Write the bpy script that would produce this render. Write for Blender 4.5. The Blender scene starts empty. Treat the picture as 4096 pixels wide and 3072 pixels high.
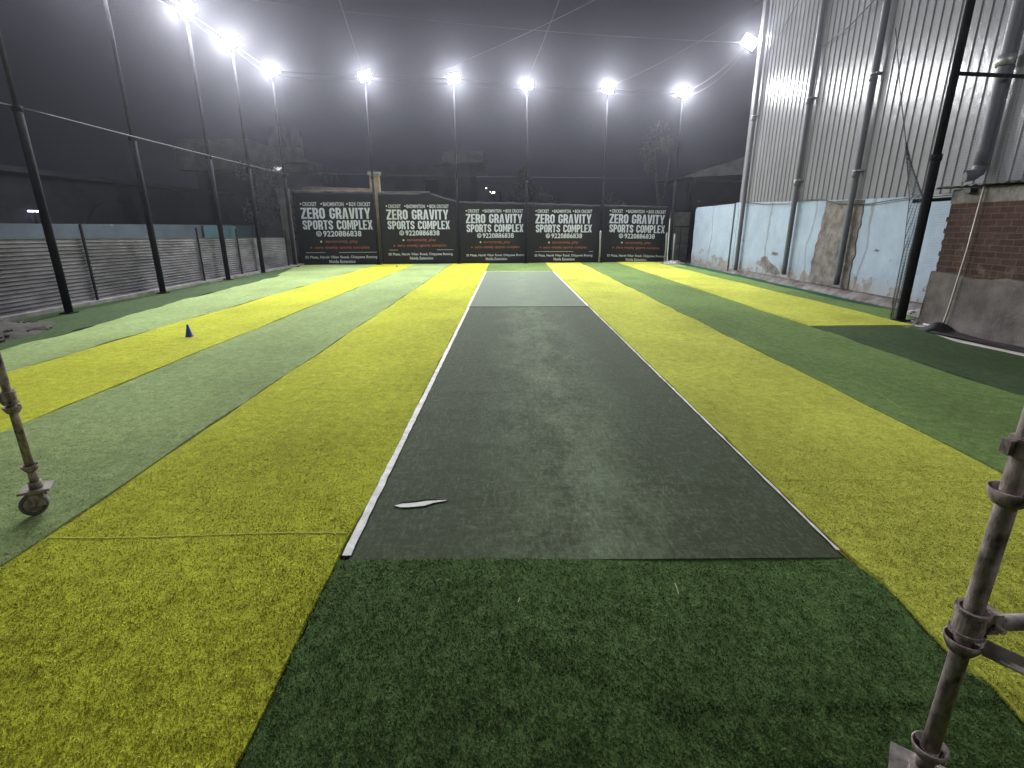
import bpy, math, random
import numpy as np
from mathutils import Vector, Matrix
random.seed(7); rng = np.random.default_rng(7)
S = bpy.context.scene
COL = S.collection

# ------------------------------------------------------------------ camera
cam = bpy.data.cameras.new('camera'); camo = bpy.data.objects.new('camera', cam); COL.objects.link(camo)
cam.sensor_width = 36; cam.lens = 18.044; cam.clip_start = 0.05; cam.clip_end = 600
RT = Vector((0.99997, -0.00758, -0.00232)); UP = Vector((0.00444, 0.2929, 0.95613)); FW = Vector((0.00657, 0.95611, -0.29293))
m = Matrix((RT, UP, -FW)).transposed().to_4x4(); m.translation = (0, 0, 1.94)
camo.matrix_world = m
S.camera = camo

# ------------------------------------------------------------------ night sky, exposure
W = bpy.data.worlds.new('World'); S.world = W; W.use_nodes = True
bg = W.node_tree.nodes['Background']; bg.inputs[0].default_value = (0.58, 0.60, 0.88, 1); bg.inputs[1].default_value = 0.018
S.view_settings.view_transform = 'Standard'; S.view_settings.look = 'None'
S.view_settings.exposure = 0.0; S.view_settings.gamma = 1.0
S.cycles.use_denoising = True
S.cycles.max_bounces = 4; S.cycles.diffuse_bounces = 2; S.cycles.glossy_bounces = 2; S.cycles.transparent_max_bounces = 14;
S.cycles.use_adaptive_sampling = True; S.cycles.adaptive_threshold = 0.05; S.cycles.volume_bounces = 0
S.cycles.sample_clamp_indirect = 4.0; S.cycles.caustics_reflective = False; S.cycles.caustics_refractive = False
LAMP_POWER = 1000.0

# ------------------------------------------------------------------ helpers
class MB:
    def __init__(s): s.v = []; s.f = []; s.mi = []
    def add(s, vs, fs, mi=0):
        o = len(s.v); s.v += [tuple(a) for a in vs]; s.f += [tuple(i + o for i in f) for f in fs]; s.mi += [mi] * len(fs); return s
    def box(s, a, b, M=None, mi=0):
        (x0, y0, z0), (x1, y1, z1) = a, b
        vs = [(x0,y0,z0),(x1,y0,z0),(x1,y1,z0),(x0,y1,z0),(x0,y0,z1),(x1,y0,z1),(x1,y1,z1),(x0,y1,z1)]
        if M is not None: vs = [tuple(M @ Vector(v)) for v in vs]
        return s.add(vs, [(0,3,2,1),(4,5,6,7),(0,1,5,4),(1,2,6,5),(2,3,7,6),(3,0,4,7)], mi)
    def tube(s, pts, r, n=10, mi=0, caps=True):
        pts = [Vector(p) for p in pts]; rs = r if isinstance(r, (list, tuple)) else [r] * len(pts)
        vs = []; fs = []; prev = None
        for i, p in enumerate(pts):
            d = (pts[min(i+1, len(pts)-1)] - pts[max(i-1, 0)])
            d = d.normalized() if d.length > 1e-9 else Vector((0,0,1))
            a = prev if prev is not None else (Vector((1,0,0)) if abs(d.x) < .8 else Vector((0,1,0)))
            u = (a - d * a.dot(d)).normalized(); w = d.cross(u); prev = u
            for k in range(n):
                t = 2*math.pi*k/n; vs.append(p + (u*math.cos(t) + w*math.sin(t)) * rs[i])
        for i in range(len(pts)-1):
            for k in range(n):
                k2 = (k+1) % n; fs.append((i*n+k, i*n+k2, (i+1)*n+k2, (i+1)*n+k))
        if caps: fs.append(tuple(range(n-1, -1, -1))); fs.append(tuple(range((len(pts)-1)*n, len(pts)*n)))
        return s.add(vs, fs, mi)
    def cyl(s, a, b, r, n=16, mi=0, r2=None):
        return s.tube([a, b], [r, r if r2 is None else r2], n, mi)
    def ring(s, c, ax, ro, ri, h, n=20, mi=0):
        c = Vector(c); ax = Vector(ax).normalized(); a = Vector((1,0,0)) if abs(ax.x) < .8 else Vector((0,1,0))
        u = (a - ax*a.dot(ax)).normalized(); w = ax.cross(u); vs = []; fs = []
        for k in range(n):
            t = 2*math.pi*k/n; e = u*math.cos(t) + w*math.sin(t)
            for rr, hh in ((ro, -h/2), (ro, h/2), (ri, h/2), (ri, -h/2)): vs.append(c + e*rr + ax*hh)
        for k in range(n):
            k2 = (k+1) % n
            for j in range(4): fs.append((k*4+j, k2*4+j, k2*4+(j+1)%4, k*4+(j+1)%4))
        return s.add(vs, fs, mi)
    def prism(s, poly, z0, z1, mi=0, axis='z'):
        n = len(poly)
        if axis == 'z': vs = [(x,y,z0) for x,y in poly] + [(x,y,z1) for x,y in poly]
        elif axis == 'y': vs = [(x,z0,y) for x,y in poly] + [(x,z1,y) for x,y in poly]
        else: vs = [(z0,x,y) for x,y in poly] + [(z1,x,y) for x,y in poly]
        fs = [tuple(range(n-1,-1,-1)), tuple(range(n, 2*n))] + [(i,(i+1)%n,n+(i+1)%n,n+i) for i in range(n)]
        return s.add(vs, fs, mi)
    def build(s, name, mats, parent=None, smooth=False, loc=None):
        me = bpy.data.meshes.new(name); me.from_pydata(s.v, [], s.f)
        for mt in (mats if isinstance(mats, (list, tuple)) else [mats]): me.materials.append(mt)
        if any(s.mi): me.polygons.foreach_set('material_index', s.mi)
        if smooth: me.polygons.foreach_set('use_smooth', [True]*len(s.f))
        me.update(); o = bpy.data.objects.new(name, me); COL.objects.link(o)
        if parent is not None: o.parent = parent
        if loc: o.location = loc
        return o

def tag(o, label=None, cat=None, group=None, kind=None):
    if label: o['label'] = label
    if cat: o['category'] = cat
    if group: o['group'] = group
    if kind: o['kind'] = kind
    return o
def empty(name, loc=(0,0,0), rz=0.0):
    o = bpy.data.objects.new(name, None); COL.objects.link(o); o.location = loc; o.rotation_euler = (0,0,rz); o.empty_display_size = .2
    return o
def thing(name, label, cat, loc=(0,0,0), rz=0.0, group=None):
    return tag(empty(name, loc, rz), label, cat, group)

class NT:
    def __init__(s, name):
        s.m = bpy.data.materials.new(name); s.m.use_nodes = True; s.t = s.m.node_tree
        s.b = s.t.nodes['Principled BSDF']; s.out = s.t.nodes['Material Output']
        s.tc = s.t.nodes.new('ShaderNodeTexCoord')
    def n(s, typ, ins=None, **kw):
        nd = s.t.nodes.new('ShaderNode' + typ)
        for k, v in kw.items(): setattr(nd, k, v)
        for k, v in (ins or {}).items():
            i = nd.inputs[k]
            if isinstance(v, bpy.types.NodeSocket): s.t.links.new(v, i)
            else: i.default_value = v
        return nd
    def link(s, a, b): s.t.links.new(a, b)
    def co(s, scale=(1,1,1), src='Object'):
        return s.n('Mapping', {'Vector': s.tc.outputs[src], 'Scale': scale}).outputs[0]
    def noise(s, scale, detail=4, rough=.55, stretch=(1,1,1), dist=0.0):
        return s.n('TexNoise', {'Vector': s.co(stretch), 'Scale': scale, 'Detail': detail, 'Roughness': rough, 'Distortion': dist}).outputs['Fac']
    def ramp(s, fac, stops, interp='LINEAR'):
        r = s.n('ValToRGB', {'Fac': fac}); r.color_ramp.interpolation = interp
        while len(r.color_ramp.elements) < len(stops): r.color_ramp.elements.new(0.5)
        for e, (p, c) in zip(r.color_ramp.elements, stops):
            e.position = p; e.color = (*c, 1) if len(c) == 3 else c
        return r.outputs['Color']
    def mix(s, fac, a, b, mode='MIX'):
        x = s.n('Mix', data_type='RGBA', blend_type=mode)
        for i, v in ((0, fac), (6, a), (7, b)):
            if isinstance(v, bpy.types.NodeSocket): s.link(v, x.inputs[i])
            elif i == 0: x.inputs[0].default_value = v
            else: x.inputs[i].default_value = (*v, 1) if len(v) == 3 else v
        return x.outputs[2]
    def math(s, op, a, b=0.0, clamp=False):
        x = s.n('Math', operation=op, use_clamp=clamp)
        for i, v in ((0, a), (1, b)):
            if isinstance(v, bpy.types.NodeSocket): s.link(v, x.inputs[i])
            else: x.inputs[i].default_value = v
        return x.outputs[0]
    def bump(s, h, strength=.3, dist=.01, normal=None):
        x = s.n('Bump', {'Height': h, 'Strength': strength, 'Distance': dist})
        if normal is not None: s.link(normal, x.inputs['Normal'])
        return x.outputs[0]
    def set(s, **kw):
        for k, v in kw.items():
            i = s.b.inputs[k.replace('_', ' ')]
            if isinstance(v, bpy.types.NodeSocket): s.link(v, i)
            else: i.default_value = (*v, 1) if isinstance(v, tuple) and len(v) == 3 else v
        return s.m

def rough_mat(name, c1, c2, scale=4, rough=.7, metal=0.0, bstr=.3, bdist=.01, bscale=40, stretch=(1,1,1), spec=.4, detail=6):
    t = NT(name); f = t.noise(scale, detail, .6, stretch)
    col = t.ramp(f, [(.32, c1), (.68, c2)])
    nb = t.bump(t.noise(bscale, 4, .6, stretch), bstr, bdist)
    return t.set(Base_Color=col, Roughness=rough, Metallic=metal, Normal=nb, Specular_IOR_Level=spec)

def turf_mat(name, lo, hi, patch=.30, rough=.95, spec=.06):
    t = NT(name)
    big = t.noise(.55, 5, .6, (1, .6, 1)); mid = t.noise(9, 5, .65); fine = t.noise(85, 4, .7); vfine = t.noise(260, 2, .7)
    c = t.ramp(fine, [(.30, lo), (.66, hi)])
    c = t.mix(patch, c, t.ramp(mid, [(.3, tuple(v*.35 for v in lo)), (.7, tuple(min(1, v*1.25) for v in hi))]))
    dirt = t.ramp(big, [(.32, (.62,.62,.62)), (.62, (1,1,1))])
    c = t.mix(.75, c, dirt, 'MULTIPLY')
    c = t.mix(.55, c, t.ramp(t.noise(38, 5, .75), [(.36,(.58,.58,.58)), (.58,(1.22,1.22,1.22))]), 'MULTIPLY')
    h = t.math('ADD', t.math('MULTIPLY', fine, .7), t.math('MULTIPLY', vfine, .3))
    n1 = t.bump(t.noise(1.4, 3, .5), .5, .05)
    n2 = t.bump(t.noise(14, 4, .6), .32, .02, n1)
    n3 = t.bump(h, .9, .010, n2)
    return t.set(Base_Color=c, Roughness=rough, Normal=n3, Specular_IOR_Level=spec)

M_YEL = turf_mat('yellow_turf_fibre', (.315,.335,.028), (.60,.635,.062))
M_YEL_PALE = turf_mat('glare_yellow_turf_fibre', (.37,.395,.048), (.62,.65,.11))  # lamp glare on the right-hand yellow rolls, mixed into a paler colour
M_GRN = turf_mat('light_green_turf_fibre', (.18,.25,.095), (.35,.45,.19))
M_GRN2 = turf_mat('mid_green_turf_fibre', (.095,.16,.044), (.205,.30,.10))
M_DGRN = turf_mat('dark_green_turf_fibre', (.045,.092,.026), (.130,.215,.072), .35)
M_DARK = turf_mat('old_dark_turf_fibre', (.035,.062,.028), (.08,.12,.055), .3)
M_TEAL = turf_mat('blue_green_turf_fibre', (.012,.06,.035), (.03,.12,.07), .3)
M_STEEL = rough_mat('galvanised_tube', (.30,.30,.31), (.48,.48,.50), 6, .45, .6, .15, .003, 60)
M_POLE = rough_mat('black_painted_pole', (.006,.006,.008), (.016,.016,.020), 5, .85, 0, .2, .003, 50, (1,1,1), .06)
M_POLE_UP = rough_mat('grey_painted_pole', (.010,.010,.013), (.024,.024,.030), 5, .8, 0, .2, .003, 50, (1,1,1), .15)
M_RUST = rough_mat('weathered_scaffold_steel', (.040,.027,.023), (.46,.38,.35), 24, .75, .0, .6, .004, 70, (1,1,.5))
M_BRACE = rough_mat('toplit_scaffold_tube', (.16,.13,.12), (.50,.44,.42), 15, .7, 0, .4, .003, 70)  # paler than the uprights: light from above put into the colour
M_PLATE = rough_mat('worn_pale_steel', (.12,.105,.095), (.38,.35,.32), 12, .6, .3, .4, .003, 60)
M_RUBBER = rough_mat('caster_rubber', (.07,.062,.058), (.19,.165,.155), 14, .8, 0, .4, .004, 60)
M_WHITE = rough_mat('white_line_strip', (.42,.40,.38), (.80,.79,.77), 7, .6, 0, .2, .003, 60)
M_EARTH = rough_mat('dark_earth', (.035,.030,.026), (.11,.095,.08), 2.2, .95, 0, .8, .03, 12)
M_CONC = rough_mat('grey_concrete', (.13,.125,.12), (.30,.29,.275), 2.5, .85, 0, .5, .01, 25)
M_PALE = rough_mat('pale_cement_floor', (.42,.40,.36), (.62,.60,.56), 3, .8, 0, .3, .006, 30)
M_BLACKSHEET = rough_mat('black_rubber_sheet', (.012,.011,.011), (.045,.042,.04), 5, .6, 0, .4, .01, 10)
M_ROPE = rough_mat('net_rope', (.035,.035,.04), (.065,.065,.072), 30, .8)
M_CABLE = rough_mat('black_cable', (.01,.01,.012), (.03,.03,.033), 10, .5)
M_PVC = rough_mat('grey_plastic_pipe', (.075,.08,.095), (.13,.138,.16), 1.6, .5, 0, .1, .004, 12, (1,1,.25), .3)
M_BLEAF = rough_mat('night_foliage', (.06,.075,.05), (.22,.25,.17), 3, .6)
M_BARK = rough_mat('pale_bark', (.10,.09,.08), (.25,.23,.21), 8, .9)
M_TAN = rough_mat('tan_plaster', (.36,.27,.17), (.52,.41,.28), 3, .85)
M_GREYW = rough_mat('grey_plaster', (.22,.23,.24), (.40,.41,.42), 1.5, .85)
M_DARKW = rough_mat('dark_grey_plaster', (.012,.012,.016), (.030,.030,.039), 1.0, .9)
M_GATE = rough_mat('grey_gate_sheet', (.09,.09,.10), (.17,.17,.18), 3, .6, .3)
M_TEALW = rough_mat('teal_wall_paint', (.045,.06,.075), (.075,.10,.12), 1.2, .8)
M_STRAW = rough_mat('straw', (.45,.42,.25), (.6,.56,.35), 20)

def emit_mat(name, col, st):
    t = NT(name); t.m.cycles.emission_sampling = 'NONE'; return t.set(Base_Color=(.8,.8,.8), Emission_Color=col, Emission_Strength=st)
M_LAMP = emit_mat('lit_lamp_glass', (.90,.93,1.0), 60.0)
M_FARLAMP = emit_mat('far_street_light', (1,.93,.80), 6.0)

# ------------------------------------------------------------------ ground and turf
g = MB()
g.add([(-150,-120,-.03),(150,-120,-.03),(150,180,-.03),(-150,180,-.03)], [(0,1,2,3)])
tag(g.build('ground', M_EARTH), 'bare dark earth around and under the turf', None, None, 'structure')

HGT = {}
def lerp(pts):
    ys = [p[0] for p in pts]; xs = [p[1] for p in pts]
    return lambda y: float(np.interp(y, ys, xs))
def back_y(x): return 28.22 + (x + 11.1) * .0866       # foot of the banner row

def strip(name, fl, fr, y0, y1, z, mat, label, seed, blades=0.0, nx=10, wave=.012, rip=0.0):
    """one roll of turf between the edges x=fl(y) and x=fr(y); y1 may be a function of x"""
    r = np.random.default_rng(seed)
    fy = y1 if callable(y1) else (lambda x: y1)
    ny = 150; V = []; F = []
    ph = r.uniform(0, 6.28, 6)
    jl = r.normal(0, wave, ny+1); jr = r.normal(0, wave, ny+1)
    jl = np.convolve(jl, [.25,.5,.25], 'same'); jr = np.convolve(jr, [.25,.5,.25], 'same')
    t_ = (np.linspace(0, 1, ny+1) ** 1.6)
    for i in range(ny+1):
        for j in range(nx+1):
            s_ = j / nx
            ym = y0 + t_[i] * (fy(0) - y0)
            xl = fl(ym) + jl[i]; xr = fr(ym) + jr[i]; x = xl + (xr - xl) * s_
            y = y0 + t_[i] * (fy(x) - y0)
            zz = z + .006*math.sin(1.3*y + ph[0] + 2*x) + .004*math.sin(3.1*y + ph[1] - 1.5*x)
            if rip and (j in (0, nx)): zz += rip * max(0, math.sin(2.2*y + ph[2]))**3
            V.append((x, y, max(zz, z*.3)))
    for i in range(ny):
        for j in range(nx):
            a = i*(nx+1)+j; F.append((a, a+1, a+nx+2, a+nx+1))
    # skirts
    def skirt(idx):
        o = len(V); n_ = len(idx)
        for k in idx: V.append(V[k])
        for k in idx: V.append((V[k][0], V[k][1], -.028))
        for k in range(n_-1): F.append((o+k, o+k+1, o+n_+k+1, o+n_+k))
    L = [i*(nx+1) for i in range(ny+1)]; R_ = [i*(nx+1)+nx for i in range(ny+1)]
    skirt(L[::-1]); skirt(R_); skirt(list(range(nx+1))); skirt([ny*(nx+1)+j for j in range(nx, -1, -1)])
    if blades:
        # short fibres standing out of the pile where one can see them one by one
        N = int(blades)
        ye = min(9.0, fy(0)); ya = max(y0, .75)
        u = r.uniform(0, 1, N)
        s = ya * (ye/ya) ** (u ** 1.5)                               # density falls with distance
        xa = np.array([fl(v) for v in s]); xb = np.array([fr(v) for v in s])
        x = xa + (xb - xa) * r.uniform(-.004, 1.004, N)
        ok = np.abs(x) < s * 1.15 + .55; s = s[ok]; x = x[ok]; N = len(x)
        az = r.uniform(0, 2*np.pi, N) ; lean = r.uniform(.25, 1.25, N); ln = r.uniform(.009, .019, N)
        cl = .5 + .5*np.sin(x*31 + 2*np.sin(s*17)) * np.sin(s*27 + 2*np.sin(x*23)); ln *= .65 + .6*cl; ln *= np.clip(1.15 - s/5.5, .12, 1)
        wd = r.uniform(.0012, .0026, N) * (1 + s*.25)
        zb = np.maximum(z + .006*np.sin(1.3*s + ph[0] + 2*x) + .004*np.sin(3.1*s + ph[1] - 1.5*x), z*.3) - .001
        dx = np.cos(az)*np.sin(lean)*ln; dy = np.sin(az)*np.sin(lean)*ln; dz = np.cos(lean)*ln
        px = -np.sin(az)*wd; py = np.cos(az)*wd
        A = np.stack([x-px, s-py, zb], 1); B = np.stack([x+px, s+py, zb], 1)
        C = np.stack([x+dx, s+dy, zb+dz], 1)
        o = len(V); V += [tuple(q) for q in np.concatenate([A, B, C]).tolist()]
        k = np.arange(N); F += [tuple(q) for q in np.stack([k+o, k+o+N, k+o+2*N], 1).tolist()]
    me = bpy.data.meshes.new(name); me.from_pydata(V, [], F); me.materials.append(mat)
    sm = np.zeros(len(F), bool); sm[:ny*nx] = True; me.polygons.foreach_set('use_smooth', sm)
    me.update(); ob = bpy.data.objects.new(name, me); COL.objects.link(ob)
    HGT[ob.name] = lambda x, y: max(z + .006*math.sin(1.3*y + ph[0] + 2*x) + .004*math.sin(3.1*y + ph[1] - 1.5*x), z*.3)
    return tag(ob, label, None, None, 'structure')
K = lambda v: (lambda y: v)
edgeL = lerp([(-3,-8.5),(8.3,-8.36),(9.8,-8.42),(11.6,-8.6),(14.5,-9.05),(17.9,-9.2),(21.7,-9.5),(25,-10.2),(28,-10.95)])
strip('green_turf', edgeL, K(-7.02), -3, back_y, .010, M_GRN, 'pale green turf roll beside the dark strip along the corrugated fence', 1, rip=.02)
strip('yellow_turf', K(-7.00), K(-5.03), -3, back_y, .014, M_YEL, 'yellow turf roll with the blue cone', 2)
strip('green_turf', K(-5.01), K(-3.05), -3, back_y, .010, M_GRN, 'green turf roll between the two left yellow rolls', 3, 50000)
strip('yellow_turf', K(-3.02), K(-1.035), -3, back_y, .016, M_YEL, 'bright yellow turf roll along the left side of the pitch', 4, 170000)
strip('dark_green_turf', lerp([(-3,-1.03),(2.7,-1.03)]), lerp([(-3,2.03),(1.5,2.06),(1.75,2.10),(1.9,2.05),(2.45,2.10),(2.62,2.04)]), -3, 2.66, .012, M_DGRN, 'dark green turf in front of the near end of the pitch', 5, 200000)
strip('dark_green_turf', K(-1.02), K(2.02), 23.45, back_y, .010, M_GRN2, 'green turf between the far end of the pitch and the banners', 6)
strip('yellow_turf', lerp([(-3,2.09),(1.5,2.10),(1.75,2.13),(1.9,2.09),(2.45,2.13),(2.62,2.08),(3,2.065)]), K(4.02), -3, back_y, .018, M_YEL_PALE, 'paler yellow turf roll along the right side of the pitch', 7, 140000)
strip('green_turf', K(4.05), K(6.08), -3, back_y, .010, M_GRN2, 'green turf roll right of the pale yellow one', 8, 15000)
strip('yellow_turf', K(6.10), K(8.22), 10.2, back_y, .022, M_YEL_PALE, 'yellow turf roll ending in a cut edge near the black pole', 9, wave=.006)
strip('old_turf', K(6.06), lerp([(-3,8.0),(5,8.0),(7.6,7.92),(8.6,7.75),(9.3,7.9),(10.2,7.85)]), -3, 10.17, .014, M_DARK, 'dark worn green turf in front of the cut yellow roll', 10, wave=.01, rip=.015)
strip('green_turf', K(8.24), lerp([(10.9,8.75),(12.2,9.25),(13,9.15),(14,9.0),(18,9.15),(26.5,9.12)]), 10.9, 26.3, .010, M_GRN2, 'green turf sliver beside the painted wall', 11)
strip('green_turf', K(8.24), K(9.1), 26.3, back_y, .010, M_GRN, 'pale green turf end in the far right corner', 12)
strip('blue_green_turf', lerp([(12.3,9.24),(13,9.17),(14,9.02),(18,9.17),(29,9.14)]), lerp([(12.3,9.3),(14,9.40),(18,9.55),(29,9.6)]), 12.3, 29.5, .006, M_TEAL, 'blue green turf edge at the foot of the painted wall', 13)
strip('old_turf', K(-10.9), lambda y: edgeL(y) - .02, 7.5, 28.0, .006, M_DARK, 'dark old turf between the fence and the pale green roll', 14, wave=.02, rip=.03)
M_WORN = rough_mat('flattened_yellow_fibre', (.42,.44,.05), (.62,.64,.10), 60, .9, 0, .1, .002)
def seam(parent_name, x0, x1, y, z, mat, up=1.0):
    mb = MB(); V = []; n = 60; r = random.Random(int(y*100))
    for i in range(n+1):
        x = x0 + (x1-x0)*i/n; yy = y + .012*math.sin(3*x) + r.uniform(-.004,.004); h = .012 + r.uniform(-.003,.004)
        h *= .6*up; w_ = .014 if up else .006; z0 = HGT[parent_name](x, yy) + (.006 if not up else 0); V += [(x, yy-w_, z0-.002), (x, yy, z0+h), (x, yy+w_, z0-.002)]
    mb.add(V, [(3*i+k, 3*i+3+k, 3*i+4+k, 3*i+1+k) for i in range(n) for k in (0,1)])
    mb.build('seam', mat, bpy.data.objects[parent_name])
seam('yellow_turf.001', -3.0, -1.06, 2.93, .0235, M_WORN, 0.0); seam('yellow_turf.002', 2.15, 4.0, 3.62, .014, M_YEL_PALE, .35)
def fold(parent_name, pts, z, mat, h=.014, w=.03):
    mb = MB(); V = []; P = [Vector((x, y, 0)) for x, y in pts]; Q = []
    for i in range(len(P)-1): Q += [P[i].lerp(P[i+1], k/12) for k in range(12)]
    Q.append(P[-1]); n = len(Q); r = random.Random(4)
    for i, p in enumerate(Q):
        d = (Q[min(i+1, n-1)] - Q[max(i-1, 0)]).normalized(); e = Vector((-d.y, d.x, 0)); a = math.sin(math.pi*i/(n-1))**.5 if 0 < i < n-1 else 0
        for q, hh in ((-1,0),(-.35,.8),(.1,1),(.6,.4),(1,0)): V.append(tuple(p + e*w*q + Vector((0,0,HGT[parent_name](p.x, p.y)-.003+h*hh*a*r.uniform(.7,1)))))
    mb.add(V, [(5*i+k, 5*i+5+k, 5*i+6+k, 5*i+1+k) for i in range(n-1) for k in range(4)]); mb.build('fold', mat, bpy.data.objects[parent_name])
fold('green_turf.002', [(4.80,8.4),(4.53,7.17),(4.49,5.9),(4.25,4.7)], .012, M_GRN2)
fold('green_turf', [(-7.3,11.0),(-7.6,14.5),(-7.9,18),(-8.6,22)], .012, M_GRN, .02, .035)
# pale cement showing right of the turf
c = MB(); c.prism([(7.7,-3),(8.52,-3),(8.52,10.3),(9.0,10.9),(8.3,10.85),(7.7,10.2)], -.029, -.004)
tag(c.build('cement_floor', M_PALE), 'pale cement floor showing beyond the turf edge by the brick wall', None, None, 'structure')
c = MB(); c.prism([(-11.3,4),(-10.9,4),(-10.9,28.2),(-11.3,28.2)], -.029, .09)
tag(c.build('kerb', M_CONC), 'concrete kerb under the corrugated fence', None, None, 'structure')

# ------------------------------------------------------------------ the pitch mats
def mat_pitch(name, lo, hi, wear):
    t = NT(name)
    n1 = t.noise(1.9, 7, .68, (1, .45, 1)); fi = t.noise(150, 3, .7); fib = t.noise(42, 6, .8, (1, .28, 1)); fib2 = t.noise(26, 6, .8, (.4, 1, 1))
    c = t.ramp(fi, [(.3, lo), (.7, hi)])
    sep = t.n('SeparateXYZ', {'Vector': t.tc.outputs['Object']})
    dx = t.math('ABSOLUTE', t.math('SUBTRACT', sep.outputs[0], .55))
    mid = t.math('SUBTRACT', 1.0, t.math('MULTIPLY', dx, 1.05), True)
    streak = t.math('MAXIMUM', fib, t.math('MULTIPLY', fib2, .96))
    w = t.math('MULTIPLY', mid, t.ramp(t.math('MULTIPLY', t.math('ADD', n1, streak), .5), [(.44,(0,0,0)), (.64,(1,1,1))]))
    c = t.mix(t.math('MULTIPLY', w, wear, True), c, (.27,.34,.21))
    c = t.mix(t.math('MULTIPLY', t.ramp(streak, [(.50,(0,0,0)),(.70,(1,1,1))]), .22), c, (.36,.40,.34))
    n_ = t.bump(t.noise(1.1, 4, .6, (.5, 1.6, 1)), .5, .03)
    n_ = t.bump(fi, .6, .004, n_)
    return t.set(Base_Color=c, Roughness=.85, Normal=n_, Specular_IOR_Level=.12)
def pitch(y0, y1, z, xr0, xr1, mat, nm, label, wr):
    V = []; F = []; nx, ny = 24, 120; mb = MB()
    for i in range(ny+1):
        for j in range(nx+1):
            y = y0 + (y1-y0)*i/ny; xr = xr0 + (xr1-xr0)*i/ny; x = -.975 + (xr+.975)*j/nx
            zz = z
            for (wy, wx, amp, sg) in wr: zz += amp*math.exp(-((y-wy-.08*math.sin(2*x))/.035)**2) * math.exp(-((x-wx)/sg)**2)
            V.append((x, y, zz))
    for i in range(ny):
        for j in range(nx): a = i*(nx+1)+j; F.append((a, a+1, a+nx+2, a+nx+1))
    o = len(V)
    for j in range(nx+1): V.append(V[j])
    for j in range(nx+1): V.append((V[j][0], V[j][1], 0.0))
    for j in range(nx): F.append((o+j+1, o+j, o+nx+1+j, o+nx+2+j))
    mb.add(V, F); ob = mb.build(nm, mat, smooth=True); tag(ob, label, 'pitch mat'); return ob
P1 = mat_pitch('dark_pitch_matting', (.026,.038,.017), (.066,.086,.043), .66)
P2 = mat_pitch('pale_pitch_matting', (.095,.125,.088), (.175,.215,.155), .5)
near = pitch(2.66, 12.95, .013, 2.03, 2.0, P1, 'pitch_mat', 'long dark green cricket mat with worn streaks and a white slit', [(6.05,-.6,.012,.7),(4.4,-.4,.010,.6),(3.6,1.5,.010,.5),(3.05,.9,.008,1.2)])
far_ = pitch(12.90, 23.4, .024, 2.0, 2.0, P2, 'pitch_mat', 'paler grey green cricket mat laid at the far end of the pitch', [(19.5,-.2,.02,.9)])
def line_strip(parent, x0, x1, y0, y1, z, ww, seed, nm='boundary_line'):
    r = random.Random(seed); mb = MB(); n = 90; V = []; F = []
    for i in range(n+1):
        t = i/n; x = x0 + (x1-x0)*t; y = y0 + (y1-y0)*t
        a = ww/2 + r.uniform(-.004, .003); b = ww/2 + r.uniform(-.005, .003)
        if abs(y1-y0) > abs(x1-x0): V += [(x-a, y, z), (x+b, y, z)]
        else: V += [(x, y-a, z), (x, y+b, z)]
    for i in range(n): F.append((2*i, 2*i+1, 2*i+3, 2*i+2))
    mb.add(V, F); return mb.build(nm, M_WHITE, parent)
line_strip(near, -.998, -.992, 2.70, 12.9, .022, .056, 1)
line_strip(near, 2.035, 2.02, 2.72, 12.9, .024, .020, 2)
line_strip(far_, -1.0, -.99, 12.92, 23.4, .030, .062, 3)
line_strip(far_, 2.01, 2.01, 12.92, 23.4, .030, .05, 4)
line_strip(far_, -.99, 2.02, 23.4, 23.44, .034, .075, 5)
tm = MB()
up = [(-.83,3.285),(-.78,3.315),(-.72,3.322),(-.66,3.335),(-.61,3.352),(-.55,3.356),(-.46,3.362)]
lo = [(-.46,3.352),(-.55,3.322),(-.61,3.282),(-.66,3.272),(-.72,3.262),(-.78,3.262)]
tm.add([(x, y, .0215) for x, y in up+lo], [tuple(range(len(up+lo)))[::-1]])
tm.build('tear', rough_mat('white_backing', (.62,.63,.60), (.75,.76,.73), 8), near)
tm = MB(); V = []
for x, y in up: V += [(x, y-.002, .0225), (x, y+.010, .027 if -.8 < x < -.48 else .0225), (x, y+.022, .0195)]
tm.add(V, [(3*i+k, 3*i+3+k, 3*i+4+k, 3*i+1+k) for i in range(len(up)-1) for k in (0,1)])
tm.build('torn_edge', rough_mat('torn_black_edge', (.01,.012,.01), (.03,.035,.03), 20), near)

# ------------------------------------------------------------------ lettering
def text_polys(txt, u0, u1, z0, z1, bold=.02, italic=0.0):
    """outline of a word squeezed into a box, as a list of verts in (u, z) and faces"""
    cu = bpy.data.curves.new('t', 'FONT'); cu.body = txt; cu.fill_mode = 'FRONT'; cu.resolution_u = 3; cu.offset = bold; cu.space_character = 1.0 + bold*2.2
    o = bpy.data.objects.new('t', cu); COL.objects.link(o)
    bpy.context.view_layer.update()
    dg = bpy.context.evaluated_depsgraph_get(); me = bpy.data.meshes.new_from_object(o.evaluated_get(dg))
    v = np.zeros(len(me.vertices)*3); me.vertices.foreach_get('co', v); v = v.reshape(-1, 3)
    F = [tuple(p.vertices) for p in me.polygons]
    mn = v.min(0); mx = v.max(0)
    u = u0 + (v[:,0]-mn[0])/(mx[0]-mn[0])*(u1-u0); zz = z0 + (v[:,1]-mn[1])/(mx[1]-mn[1])*(z1-z0)
    bpy.data.objects.remove(o); bpy.data.curves.remove(cu); bpy.data.meshes.remove(me)
    return list(zip(u.tolist(), zz.tolist())), F
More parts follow.
